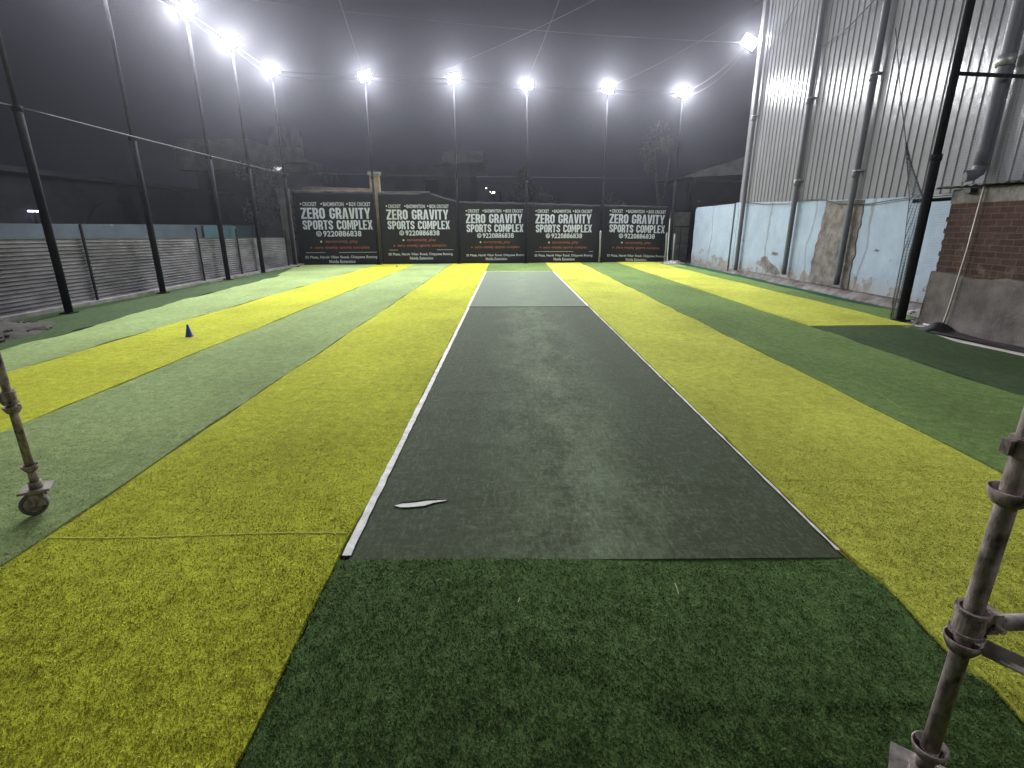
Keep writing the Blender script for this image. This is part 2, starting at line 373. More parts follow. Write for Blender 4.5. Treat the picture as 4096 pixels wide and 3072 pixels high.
def heavy_text(txt, u0, u1, z0, z1, t=.172):
    """condensed heavy capitals drawn stroke by stroke, fitted to a box"""
    V = []; F = []; x0 = 0.0
    def ng(P): o = len(V); V.extend((x0+a, b) for a, b in P); F.append(tuple(range(o, o+len(P))))
    def stroke(P, closed=False):
        n = len(P); o = len(V)
        for i in range(n):
            a = P[(i-1) % n] if closed or i else P[i]; b = P[(i+1) % n] if closed or i < n-1 else P[i]
            dx, dy = b[0]-a[0], b[1]-a[1]; l = math.hypot(dx, dy); nx, ny = -dy/l*t/2, dx/l*t/2
            V.append((x0+P[i][0]+nx, P[i][1]+ny)); V.append((x0+P[i][0]-nx, P[i][1]-ny))
        for i in range(n if closed else n-1): j = (i+1) % n; F.append((o+2*i, o+2*i+1, o+2*j+1, o+2*j))
    def arc(cx, cy, rx, ry, a0, a1, n=8): return [(cx+rx*math.cos(math.radians(a0+(a1-a0)*k/n)), cy+ry*math.sin(math.radians(a0+(a1-a0)*k/n))) for k in range(n+1)]
    for ch in txt:
        w = {'M': .60, 'I': t, ' ': .26, 'E': .40, 'L': .38, 'T': .44, 'A': .50, 'V': .50, 'Y': .50, 'X': .50}.get(ch, .46)
        hx = (w-t)/2; ry = .16; h = t/2; ct = 1-h-ry; cb = h+ry
        if ch == 'O': stroke(arc(w/2, ct, hx, ry, 0, 180) + arc(w/2, cb, hx, ry, 180, 360), True)
        elif ch in 'CG':
            stroke([(w-h, .66)] + arc(w/2, ct, hx, ry, 0, 180) + arc(w/2, cb, hx, ry, 180, 360) + [(w-h, .34 if ch == 'C' else .50)])
            if ch == 'G': ng([(w*.52,.40),(w-t,.40),(w-t,.53),(w*.52,.53)])
        elif ch == 'S':
            mid = [(h+(w-t)*(3*q*q-2*q**3), ct-.06+(cb+.06-ct+.06)*q) for q in (0,.2,.4,.6,.8,1)]
            stroke([(w-h, .68)] + arc(w/2, ct, hx, ry, 0, 180) + mid + arc(w/2, cb, hx, ry, 0, -180) + [(h, .32)])
        elif ch in 'RP':
            ng([(0,0),(t,0),(t,1),(0,1)]); yb = .46; rr = (1-h-yb)/2
            stroke([(t, 1-h)] + arc(w-h-.12, yb+rr, .12, rr, 90, -90) + [(t, yb)])
            if ch == 'R': ng([(w-t,0),(w,0),(w-.01,yb-h-.03),(w-.05,yb-h),(w-t-.08,yb-h),(w-t-.02,yb-h-.08)])
        elif ch == 'E': ng([(0,0),(w,0),(w,t*.9),(t,t*.9),(t,.43),(w*.92,.43),(w*.92,.57),(t,.57),(t,1-t*.9),(w,1-t*.9),(w,1),(0,1)])
        elif ch == 'Z': ng([(0,0),(w,0),(w,t*.9),(t*1.15,t*.9),(w,1-t*.9),(w,1),(0,1),(0,1-t*.9),(w-t*1.15,1-t*.9),(0,t*.9)])
        elif ch == 'A':
            ng([(0,0),(t,0),(w/2,.74),(w/2,1),(w/2-t*.62,1)]); ng([(w,0),(w/2+t*.62,1),(w/2,1),(w/2,.74),(w-t,0)])
            ng([(t+.035,.20),(w-t-.035,.20),(w-t-.075,.33),(t+.075,.33)])
        elif ch == 'V': ng([(w/2-t*.62,0),(w/2+t*.62,0),(w,1),(w-t,1),(w/2,.28),(t,1),(0,1)])
        elif ch == 'I': ng([(0,0),(t,0),(t,1),(0,1)])
        elif ch == 'T': ng([(w/2-h,0),(w/2+h,0),(w/2+h,1-t*.9),(w,1-t*.9),(w,1),(0,1),(0,1-t*.9),(w/2-h,1-t*.9)])
        elif ch == 'Y': ng([(w/2-h,0),(w/2+h,0),(w/2+h,.40),(w,1),(w-t,1),(w/2,.60),(t,1),(0,1),(w/2-h,.40)])
        elif ch == 'M': ng([(0,0),(t*.9,0),(t*.9,.66),(w/2,.06),(w-t*.9,.66),(w-t*.9,0),(w,0),(w,1),(w-t*1.15,1),(w/2,.44),(t*1.15,1),(0,1)])
        elif ch == 'L': ng([(0,0),(w,0),(w,t*.9),(t,t*.9),(t,1),(0,1)])
        elif ch == 'X': ng([(0,0),(t*1.1,0),(w/2,.34),(w-t*1.1,0),(w,0),(w/2+t*.56,.5),(w,1),(w-t*1.1,1),(w/2,.66),(t*1.1,1),(0,1),(w/2-t*.56,.5)])
        x0 += w + .055
    W_ = x0 - .055
    return [(u0 + a/W_*(u1-u0), z0 + b*(z1-z0)) for a, b in V], F
def disc(cu_, cz, r, n=16):
    return [(cu_+r*math.cos(2*math.pi*k/n), cz+r*math.sin(2*math.pi*k/n)) for k in range(n)], [tuple(range(n))]
M_BAN = rough_mat('black_printed_vinyl', (.005,.005,.009), (.011,.011,.018), .8, .5, 0, .5, .02, 2.5, (1,1,.5), .22)
M_BAN2 = rough_mat('faded_printed_vinyl', (.007,.007,.012), (.018,.018,.026), .8, .55, 0, .6, .03, 2.2, (1,1,.5), .25)
M_LET = rough_mat('white_print', (.66,.68,.95), (.78,.80,1.0), 2, .5, 0, .05)
M_SMALL = rough_mat('grey_white_print', (.56,.57,.72), (.70,.71,.88), 2, .5, 0, .05)
M_ORANGE = rough_mat('orange_print', (.34,.085,.045), (.46,.13,.07), 2, .5, 0, .05)
M_ICON = rough_mat('grey_icon_print', (.20,.20,.24), (.28,.28,.33), 2, .5, 0, .05)
M_BUL = rough_mat('cream_bullet_print', (.70,.70,.50), (.80,.80,.60), 2, .5, 0, .05)
ROWS = []   # (material key, verts, faces) in banner text space, metres
def row(k, vf): ROWS.append((k, *vf))
row('w', heavy_text('ZERO GRAVITY', .307, 3.867, 2.36, 2.91))
row('w', heavy_text('SPORTS COMPLEX', .334, 3.93, 1.82, 2.29))
row('w', text_polys('9220886838', 1.335, 3.31, 1.46, 1.76, .022))
row('s', text_polys('CRICKET', .433, 1.156, 2.99, 3.19, .03)); row('s', text_polys('BADMINTON', 1.485, 2.53, 2.99, 3.19, .03)); row('s', text_polys('BOX CRICKET', 2.80, 3.905, 2.99, 3.19, .03))
for u in (.345, 1.40, 2.70): row('b', disc(u, 3.10, .042))
row('w', disc(1.12, 1.61, .14, 20)); row('o', text_polys('zerogravity_play', 1.39, 3.09, 1.10, 1.30, .018)); row('o', text_polys('zero gravity sports complex', .82, 3.70, .79, .99, .018))
row('b', ([(1.15,1.16),(1.24,1.16),(1.24,1.25),(1.15,1.25)], [(0,1,2,3)])); row('o', ([(.60,.86),(.70,.86),(.70,.93),(.60,.93)], [(0,1,2,3)]))
row('s', ([(.32,.635),(4.07,.635),(4.07,.657),(.32,.657)], [(0,1,2,3)]))
row('s', text_polys('SS Plaza, Harsh Vihar Road, Chipyana Buzurg', .274, 4.04, .30, .48, .028)); row('s', text_polys('Noida Extension', 1.51, 2.87, .09, .26, .028))
ICON2 = [disc(1.12, 1.61, .105, 20)]
def handset(s, cx, cz):
    P = [(cx+.07*math.cos(a), cz+.07*math.sin(a)) for a in np.linspace(2.6, 5.2, 8)]; Q = [(cx+.035*math.cos(a), cz+.035*math.sin(a)) for a in np.linspace(5.2, 2.6, 8)]
    return P+Q, [tuple(range(16))]
BAN_RZ = math.atan(.0866)
def banner(x0, width, top, zr, sc, u_off, z_off, tilt, mat, label, seed):
    """top: list of (u, z) along the upper edge"""
    r = random.Random(seed)
    t = thing('banner', label, 'banner', (x0, back_y(x0)+.02, 0), BAN_RZ, 'black sports banners along the back of the pitch')
    mb = MB(); nu, nz = 40, 26; V = []; ph = [r.uniform(0, 6) for _ in range(5)]
    tu = [a[0] for a in top]; tz = [a[1] for a in top]
    def dep(u, z):
        return .010*math.sin(2.1*u+ph[0]+.8*z) + .008*math.sin(4.3*u+ph[1]-1.2*z) + .006*math.sin(9*u+ph[2])*max(0, (z-2.2)/1.4)
    for j in range(nz+1):
        for i in range(nu+1):
            u = width*i/nu; zt = float(np.interp(u, tu, tz)) + .012*math.sin(7*u+ph[3]); z = .02 + (zt-.02)*j/nz
            V.append((u, dep(u, z), z))
    nn = len(V); V += [(a, b+.035, c_) for a, b, c_ in V]
    F = []
    for j in range(nz):
        for i in range(nu):
            a = j*(nu+1)+i; F.append((a, a+1, a+nu+2, a+nu+1)); F.append((nn+a, nn+a+nu+1, nn+a+nu+2, nn+a+1))
    bd = [i for i in range(nu+1)] + [j*(nu+1)+nu for j in range(1, nz+1)] + [nz*(nu+1)+i for i in range(nu-1, -1, -1)] + [j*(nu+1) for j in range(nz-1, 0, -1)]
    for k in range(len(bd)): a, b = bd[k], bd[(k+1) % len(bd)]; F.append((b, a, nn+a, nn+b))
    mb.add(V, F); mb.build('sheet', mat, t, True)
    parts = {'w': ('lettering', M_LET), 's': ('small_lettering', M_SMALL), 'o': ('orange_lettering', M_ORANGE), 'b': ('bullet_mark', M_BUL), 'i': ('phone_icon', M_ICON)}
    def place(vs, lift):
        out = []
        for u, z in vs:
            uu = u_off + (u-.307)*sc; zz = z_off + z*sc + (uu-u_off)*tilt
            out.append((uu, dep(uu, zz)-lift, zz))
        return out
    def put(k, vs, fs, lift, nm=None):
        # only what fits on the sheet: the last banner's print runs over its edge
        P = place(vs, lift); keep = [f for f in fs if max(P[i][0] for i in f) < width-.03]
        if keep: MB().add(P, keep).build(nm or parts[k][0], parts[k][1], t)
    for k, vs, fs in ROWS: put(k, vs, fs, .008, 'rule_line' if len(vs) == 4 and vs[1][0]-vs[0][0] > 2 else ('square_icon' if len(vs) == 4 else ('phone_icon_disc' if len(vs) == 20 else None)))
    vs, fs = ICON2[0]; put('i', vs, fs, .011)
    vs, fs = handset(None, 1.13, 1.62); put('w', vs, fs, .014, 'handset_icon')
    return t
banner(-11.10, 4.15, [(0,3.72),(4.15,3.70)], 0, 1.0, .307, 0.0, 0.0, M_BAN, 'black banner farthest left, tallest, under a pale top rail', 21)
banner(-6.80, 4.08, [(0,3.66),(2.75,3.64),(4.08,3.26)], 0, .915, .37, .16, 0.0, M_BAN2, 'black banner with its top edge sloping down to the right', 22)
banner(-2.60, 3.56, [(0,3.24),(3.56,3.17)], 0, .86, .34, .10, 0.0, M_BAN2, 'black banner straight behind the far end of the pitch', 23)
banner(1.06, 4.00, [(0,3.18),(4.0,3.06)], 0, .87, .44, .06, -.004, M_BAN2, 'black banner right of the far end of the pitch', 24)
banner(5.22, 3.70, [(0,3.08),(3.7,3.0)], 0, .885, .37, .03, -.022, M_BAN2, 'black banner farthest right, its print cut at the right edge', 25)
for i, (xa, xb, z) in enumerate(((-11.05,-7.1,3.735),(-6.78,-4.1,3.685))):
    mb = MB(); mb.box((0,-.03,0), (xb-xa, .03, .035)); o = mb.build('top_rail', M_STEEL, loc=(xa, back_y(xa)+.05, z)); o.rotation_euler.z = BAN_RZ
    tag(o, ('pale metal rail over the leftmost banner', 'short pale metal rail over the banner with the sloping top')[i], 'rail')

# ------------------------------------------------------------------ floodlight poles
HALL = Vector((.5, 8, .5))
def floodlight(parent, pos, power, target=HALL, lamp=True):
    """a lamp head in its own frame: -Z looks at the pitch"""
    p = Vector(pos); d = (Vector(target) - p - parent.location).normalized(); q = d.to_track_quat('-Z', 'Z')
    M4 = Matrix.Translation(p) @ q.to_matrix().to_4x4()
    h = MB(); h.box((-.30,-.23,-.02), (.30,.23,.05))
    for k in range(9): h.box((-.27+k*.0675-.008,-.20,.05), (-.27+k*.0675+.008,.20,.10))
    h.box((-.33,-.03,-.03), (-.30,.03,.06)); h.box((.30,-.03,-.03), (.33,.03,.06)); h.box((-.33,-.03,.12), (.33,.03,.14))
    h.box((-.33,-.03,.06), (-.315,.03,.12)); h.box((.315,-.03,.06), (.33,.03,.12))
    hb = h.build('floodlight', M_POLE, parent); hb.matrix_local = M4
    gl = MB(); gl.box((-.27,-.20,-.032), (.27,.20,-.0205)); gl.build('lamp_glass', M_LAMP, hb)
    if lamp:
        L = bpy.data.lights.new('lamp_light', 'AREA'); L.shape = 'RECTANGLE'; L.size = .52; L.size_y = .38; L.energy = power; L.color = (.97, .975, 1.0)
        lo_ = bpy.data.objects.new('lamp_light', L); COL.objects.link(lo_); lo_.parent = hb; lo_.location = (0,0,-.04)
    return hb
def net_pole(x, y, label, lamp=True, group='floodlight poles around the pitch', split=4.4, rl=.075, ru=.05, top=8.95, power=LAMP_POWER, target=HALL, low=M_POLE, upm=M_POLE_UP):
    t = thing('floodlight_pole' if lamp else 'net_pole', label, 'pole', (x, y, 0), 0, group)
    a = MB(); a.cyl((0,0,-.02), (0,0,split), rl, 14); a.ring((0,0,split-.04), (0,0,1), rl+.012, .01, .12, 16); a.build('lower_pole', low, t, True)
    b = MB(); b.cyl((0,0,split), (0,0,top), ru, 12); b.build('upper_pole', upm, t, True)
    c_ = MB(); c_.box((-.13,-.13,-.01), (.13,.13,.03)); c_.build('base_plate', M_POLE, t)
    if lamp:
        d = (Vector(target) - Vector((x, y, top))).normalized(); e = Vector((d.x, d.y, 0)).normalized()
        floodlight(t, (e.x*.16, e.y*.16, top-.05), power, target)
    return t
LEFT = [(-10.40,12.2,'nearest tall pole on the left, thick and dark against the corrugated fence'),
        (-10.66,16.07,'second tall dark pole along the corrugated fence'),
        (-10.78,20.18,'third tall pole along the fence with the highest visible lamp on the left'),
        (-10.85,23.28,'fourth tall pole along the fence, lamp next nearest the corner'),
        (-11.00,27.25,'corner pole beside the leftmost banner with a lit lamp')]
for i, (x, y, lb) in enumerate(LEFT): net_pole(x, y, lb, power=LAMP_POWER*(.35,.55,.9,1,1)[i], rl=.085)
for x, lb, zt in ((-6.95,'lit pole at the gap between the first and second banners from the left',9.0),
              (-2.66,'lit pole left of the banner straight behind the pitch',8.98),
              (.99,'lit pole right of the banner straight behind the pitch',8.80),
              (5.14,'lit pole between the two banners on the right',8.70),
              (9.10,'rightmost lit pole of the back row, beside the grey gate',8.60)):
    net_pole(x, back_y(x)-.22, lb, top=zt, low=M_POLE if x < 8 else M_POLE_UP, rl=.06 if x < 8 else .075)
# lamp on an arm at the far corner of the metal shed
t = thing('wall_floodlight', 'lit floodlight on an arm at the far corner of the corrugated building', 'floodlight', (9.62, 22.75, 8.85))
a = MB(); a.tube([(.15,-.35,-.1),(.0,.15,-.05),(-.05,.45,0)], .025, 8); a.build('arm', M_STEEL, t, True)
floodlight(t, (-.05,.50,.05), LAMP_POWER*.75, (.5,11,0))
# black pole by the brick wall
t = net_pole(8.36, 10.80, 'thick black pole with a sleeve joint in front of the painted wall', False, None, 3.25, .085, .07, 9.3, upm=M_POLE)
a = MB(); a.cyl((0,0,4.66), (1.35,.05,4.62), .035, 10); a.build('crossbar', M_POLE, t, True)
# short pale pipes in front of the banners
for x, lb, h in ((5.05,'short pale pipe standing in front of the gap between the last two banners',1.72),(8.78,'short pale pipe at the right edge of the last banner',1.62)):
    mb = MB(); mb.tube([(0,0,-.02),(0.02,0,h*.5),(0,0,h-.06),(0,0,h)], [.05,.048,.05,.035], 12); mb.ring((0,0,h-.16),(0,0,1),.056,.02,.05)
    tag(mb.build('pipe_post', M_STEEL, smooth=True, loc=(x, back_y(x)-.45, 0)), lb, 'pipe', 'short pipes before the banners')

for x, y, lb in ((-10.3,-2.5,'added unseen lit pole behind the camera on the left'),(8.4,-3.0,'added unseen lit pole behind the camera on the right')):
    net_pole(x, y, lb, power=LAMP_POWER*(.22 if x < 0 else .42), target=(-1,27,2))  # unseen poles added to throw front light on the banners and scaffold
# cables from lamp to lamp
def sag(a, b, s, n=14):
    a = Vector(a); b = Vector(b); return [a.lerp(b, i/n) - Vector((0,0,4*s*(i/n)*(1-i/n))) for i in range(n+1)]
pb = [(-11.0,27.25,8.93)] + [(x, back_y(x)-.22, z) for x, z in ((-6.95,8.98),(-2.66,8.95),(.99,8.78),(5.14,8.68),(9.10,8.57))]
LBL = ['between the corner pole and the next lamp','from the second to the third lamp of the back row','over the banner behind the pitch','right of the pitch in the back row','to the rightmost lamp of the back row']
for i in range(5):
    mb = MB(); mb.tube(sag(pb[i], pb[i+1], .03), .016, 6); mb.tube(sag((pb[i][0],pb[i][1],pb[i][2]-.16), (pb[i+1][0],pb[i+1][1],pb[i+1][2]-.20), .10), .010, 6)
    tag(mb.build('cable', M_ROPE), 'pale twin cable '+LBL[i], 'cable', 'cables strung between the floodlights')
pl = [(-10.40,12.2,8.93),(-10.66,16.07,8.93),(-10.78,20.18,8.93),(-10.85,23.28,8.93),(-11.0,27.25,8.93)]
for i in range(4):
    mb = MB(); mb.tube(sag(pl[i], pl[i+1], .03), .016, 6); mb.tube(sag((pl[i][0],pl[i][1],8.78), (pl[i+1][0],pl[i+1][1],8.74), .12), .010, 6)
    tag(mb.build('cable', M_ROPE), ('pale cable at the upper left between the two nearest poles','pale cable at the upper left reaching the highest visible lamp','pale cable between the two lamps on the left row','pale cable from the left row to the corner pole')[i], 'cable', 'cables strung between the floodlights')
mb = MB(); mb.tube(sag((9.10, 29.75, 8.57), (9.60,23.25,8.85), .25), .018, 6); mb.tube(sag((9.10, 29.75, 8.4), (9.60,23.25,8.75), .42), .012, 6)
tag(mb.build('cable', M_ROPE), 'pale cable rising from the rightmost back lamp to the metal building', 'cable', 'cables strung between the floodlights')

# ------------------------------------------------------------------ nets
def net_mat(name, cell=.05, th=.045, col=(.03,.032,.045), axes=(0,2)):
    t = NT(name); sep = t.n('SeparateXYZ', {'Vector': t.tc.outputs['Object']})
    ms = []
    for k in axes:
        f = t.math('FRACT', t.math('DIVIDE', sep.outputs[k], cell)); ms.append(t.math('LESS_THAN', f, th))
    a = t.math('MAXIMUM', ms[0], ms[1])
    return t.set(Base_Color=col, Roughness=.8, Alpha=a)
N_X = net_mat('net_facing_x', axes=(1,2)); N_Y = net_mat('net_facing_y', axes=(0,2)); N_Z = net_mat('net_overhead', axes=(0,1), col=(.03,.032,.045))
def net(name, corners, mat, label, ropes, nu=24, nv=8, bulge=.08, axis=0):
    t = thing(name, label, 'net')
    A, B, C_, D = [Vector(c) for c in corners]; V = []; F = []
    for j in range(nv+1):
        for i in range(nu+1):
            u = i/nu; v = j/nv; p = A.lerp(B, u).lerp(D.lerp(C_, u), v); b = bulge*math.sin(math.pi*v)*(.5+.5*math.sin(9*u+3*v))
            p[axis] += b; V.append(p)
    for j in range(nv):
        for i in range(nu): a = j*(nu+1)+i; F.append((a, a+1, a+nu+2, a+nu+1))
    MB().add(V, F).build('mesh', mat, t, True)
    for r_ in ropes: MB().tube(r_[0], r_[1], 6).build('rope', M_ROPE, t, True)
    return t
net('side_net', [(-10.9,2,0),(-10.95,27.3,0),(-10.95,27.3,8.85),(-10.9,2,8.85)], N_X, 'dark netting wall hung on the left row of poles above the corrugated fence',
    [(sag((-10.85,2,4.42),(-10.4,12.2,4.40),.05), .017), (sag((-10.4,12.3,4.4),(-11,27.2,4.47),.03,20), .017)], axis=0)
net('back_net', [(-11,28.42,0.02),(9.1,30.14,.02),(9.1,30.14,8.55),(-11,28.42,8.9)], N_Y, 'dark netting wall hung behind the back row of floodlights',
    [(sag((-11,28.42,4.6),(9.1,30.1,4.46),.05,20), .011)], axis=1)
N_R = net_mat('net_right', th=.03, axes=(1,2), col=(.05,.052,.06))
net('side_net', [(8.5,1,0.02),(8.55,10.8,.02),(8.45,10.8,9.0),(8.5,1,9.0)], N_R, 'dark netting in front of the brick wall on the right', [], axis=0)
net('side_net', [(8.36,10.9,2.5),(9.1,29.6,2.8),(9.1,29.6,8.5),(8.36,10.9,9.0)], N_R, 'thin netting high up between the black pole and the back corner', [], axis=0)
net('roof_net', [(-10.95,-2,8.9),(8.6,-2,9.1),(9.1,29.6,8.6),(-11,27.8,8.9)], N_Z, 'netting roof stretched over the whole pitch',
    [(sag((-11,18.3,8.9),(9.6,23.2,8.85),.25,20), .007), (sag((-4.0,27.9,8.85),(8.5,11,9.2),.35,20), .007), (sag((.9,28.8,8.75),(2.4,8,9.2),.3,20), .006),(sag((-6.9,28.3,8.9),(-3.5,9,9.2),.3,20), .006), (sag((5.1,29.2,8.7),(9.65,14,9.3),.4,20), .007)], 24, 24, -.12, 2)
# gathered net bunch beside the black pole
t = thing('gathered_net', 'bunched dark net hanging beside the black pole before the painted wall', 'net')
V = []; F = []; n = 34; m_ = 8
yl = lerp([(0,11.07),(.44,11.12),(1.45,11.14),(2.46,11.28),(3.59,11.71)]); yr = lerp([(0,10.88),(2.4,10.88),(2.64,11.05),(3.1,11.40),(3.59,11.70)])
for i in range(n+1):
    z = .02 + 3.57*i/n
    for j in range(m_+1):
        s_ = j/m_; V.append((8.36 + .035*math.sin(j*2.2+z*.7), yr(z) + (yl(z)-yr(z))*s_, z))
for i in range(n):
    for j in range(m_): a = i*(m_+1)+j; F.append((a, a+1, a+m_+2, a+m_+1))
MB().add(V, F).build('mesh', net_mat('bunched_net', .03, .26, (.045,.055,.065), (1,2)), t, True)
MB().tube([(8.36,12.74,6.0),(8.36,12.19,4.65),(8.36,11.71,3.59),(8.36,11.40,3.1),(8.36,11.05,2.64),(8.36,10.86,2.4)], .010, 6).build('rope', M_CABLE, t)
MB().tube([(8.36,yl(z),z) for z in (0.02,.44,1.0,1.45,2.0,2.46,3.0,3.59)], .007, 6).build('rope', M_CABLE, t)

# ------------------------------------------------------------------ left corrugated fence
fe = thing('corrugated_fence', 'horizontally ribbed grey sheet fence along the left side', 'fence')
M_CORR = rough_mat('weathered_corrugated_sheet', (.065,.062,.068), (.21,.20,.22), 1.4, .65, .1, .3, .01, 14, (1,.6,1.6), .5)
def fence_panel(y0, y1, zt0, zt1, x, sgn, zb0=.09):
    mb = MB(); V = []; F = []; N = 18*8; ny = 8
    for i in range(ny+1):
        y = y0 + (y1-y0)*i/ny; zt = zt0 + (zt1-zt0)*i/ny
        for k in range(N+1):
            s_ = k/N; V.append((x + .021*math.cos(2*math.pi*18*s_) + .004*math.sin(y*3), y, zb0 + (zt-zb0)*s_))
    for i in range(ny):
        for k in range(N): a = i*(N+1)+k; F.append((a, a+N+1, a+N+2, a+1))
    mb.add(V, F); return mb
ys = [3.0,6.6,10.2,13.9,16.6,19.0,21.75,24.2,26.5]
zt = lambda y: float(np.interp(y, [3,12,16,23,27], [1.80,1.72,1.63,1.52,1.44]))
for i in range(len(ys)-1): fence_panel(ys[i], ys[i+1]-.005, zt(ys[i]), zt(ys[i+1]), -11.07 + (.006 if i % 2 else 0), 1).build('sheet_panel', M_CORR, fe, True)
for y in (6.6,10.2,13.9,19.0,21.75,26.5):
    mb = MB(); mb.box((-11.03, y-.025, 0), (-10.985, y+.025, zt(y)+.35)); mb.build('post', M_POLE, fe)
# concrete pillar at the fence end
mb = MB(); mb.box((-11.62,27.75,0), (-11.22,28.15,3.75)); mb.box((-11.66,27.71,3.75), (-11.18,28.19,3.83))
tag(mb.build('pillar', rough_mat('stained_concrete', (.10,.105,.11), (.30,.31,.32), 2, .85, 0, .6, .015, 12, (1,1,.6))), 'stained concrete pillar left of the leftmost banner', 'pillar')
# teal wall behind the fence
mb = MB(); mb.box((-14.2,3,0), (-14.0,31,2.06)); 
tag(mb.build('boundary_wall', M_TEALW), 'long dim teal wall showing above the corrugated fence', 'wall')
mb = MB(); mb.box((-13.98,24.6,0), (-13.90,29.2,2.02))  # thin slab in brighter teal, painting the light on this stretch of wall
tag(mb.build('lit_wall_patch', rough_mat('lit_teal_tone', (.05,.115,.13), (.08,.16,.18), 1.2, .8)), 'painted patch of light on the dim teal wall beyond the fence', 'light patch')

# ------------------------------------------------------------------ metal building on the right
wb = thing('warehouse', 'tall pale corrugated metal building on the right with vertical ribs', 'building')
def sheet_mat():
    t = NT('pale_ribbed_cladding')
    c_ = t.ramp(t.noise(.9, 5, .6, (1,1,.35)), [(.3,(.185,.187,.205)),(.7,(.26,.263,.285))])
    n_ = t.bump(t.noise(.8, 3, .6, (1,1.2,.8)), .25, .06)
    n_ = t.bump(t.noise(8, 3, .55, (1,1,.5)), .40, .014, n_)
    return t.set(Base_Color=c_, Roughness=.20, Metallic=0.0, Normal=n_, Specular_IOR_Level=.22)
M_CLAD = sheet_mat()
zbot = lambda y: float(np.interp(y, [4,11,12.5,15,18.4,22.6], [2.55,2.59,2.61,2.65,2.75,2.89]))
mb = MB(); V = []; F = []; per = .27; y = 2.0; ring_ = []
while y < 22.35:
    for dy, dx in ((0,0),(.205,0),(.222,-.026),(.250,-.026)): ring_.append((y+dy, 9.72+dx))
    y += per
zs = [0, .1, .25, .45, .7, 1]
for yy, xx in ring_:
    b0 = zbot(yy)
    for s_ in zs: V.append((xx, yy, b0 + (13.5-b0)*s_))
nz = len(zs)
for i in range(len(ring_)-1):
    for k in range(nz-1): a = i*nz+k; F.append((a, a+1, a+nz+1, a+nz))
mb.add(V, F); mb.build('cladding', M_CLAD, wb)
for zl in (5.9, 9.6):
    mb = MB()
    for yy, xx in ring_[::4]:
        for q in (0, .10): mb.cyl((9.722, yy+q+.05, zl+.004*math.sin(yy*9)), (9.712, yy+q+.05, zl+.004*math.sin(yy*9)), .007, 6)
    mb.build('screw_row', M_STEEL, wb)
mb = MB(); mb.prism([(9.66,22.30),(9.66,22.62),(10.1,22.62),(10.1,22.58),(9.70,22.58),(9.70,22.30)], 2.88, 13.5); mb.build('corner_flashing', M_CLAD, wb)
mb = MB(); mb.box((10.1,22.50,2.0), (24,22.57,13.5)); mb.build('end_wall', M_CLAD, wb)
mb = MB(); mb.box((9.75,2.0,0), (24,22.49,13.4)); mb.build('inner_wall', M_DARKW, wb)
for (py, zb, zt_, joints, lb) in ((22.0,.17,13,[5.93],0),(18.1,.33,13,[5.71,3.29],0),(15.1,.30,13,[5.64,3.29],0)):
    t = thing('drain_pipe', {22.0:'grey drain pipe at the far corner of the corrugated building',18.1:'middle grey drain pipe running down the corrugated building',15.1:'grey drain pipe reaching down over the bare cement patch'}[py], 'pipe', (9.57, py, 0), 0, 'grey drain pipes on the corrugated building')
    a = MB(); a.tube([(0,0,zb),(0,0,zb+.3),(0,0,7),(0,0,zt_)], .080, 16); a.build('pipe', M_PVC, t, True)
    for z in joints:
        a = MB(); a.ring((0,0,z), (0,0,1), .095, .07, .16, 20); a.build('socket', M_PVC, t, True)
        a = MB(); a.ring((0,0,z+.1), (0,0,1), .100, .07, .03, 20); a.box((-.02,-.13,z+.085), (.14,.13,z+.115)); a.build('clamp', M_STEEL, t)
t = thing('drain_pipe', 'wide grey drain pipe with an open elbow above the brick wall', 'pipe', (9.52, 11.1, 0), 0, 'grey drain pipes on the corrugated building')
a = MB(); a.tube([(0,0,3.05),(0,0,3.4),(0,0,5.0),(0,0,13)], .115, 18); a.build('pipe', M_PVC, t, True)
a = MB(); a.tube([(0,.0,3.08),(-.02,-.0,2.98),(-.08,.03,2.92),(-.20,.08,2.90)], [.12,.12,.115,.115], 18, caps=False); a.build('elbow', M_PVC, t, True)
a = MB(); a.cyl((-.19,.076,2.90), (-.185,.075,2.90), .105, 18); a.build('opening', M_CABLE, t)
a = MB(); a.ring((0,0,4.95), (0,0,1), .15, .1, .18, 20); a.build('socket', M_STEEL, t, True)

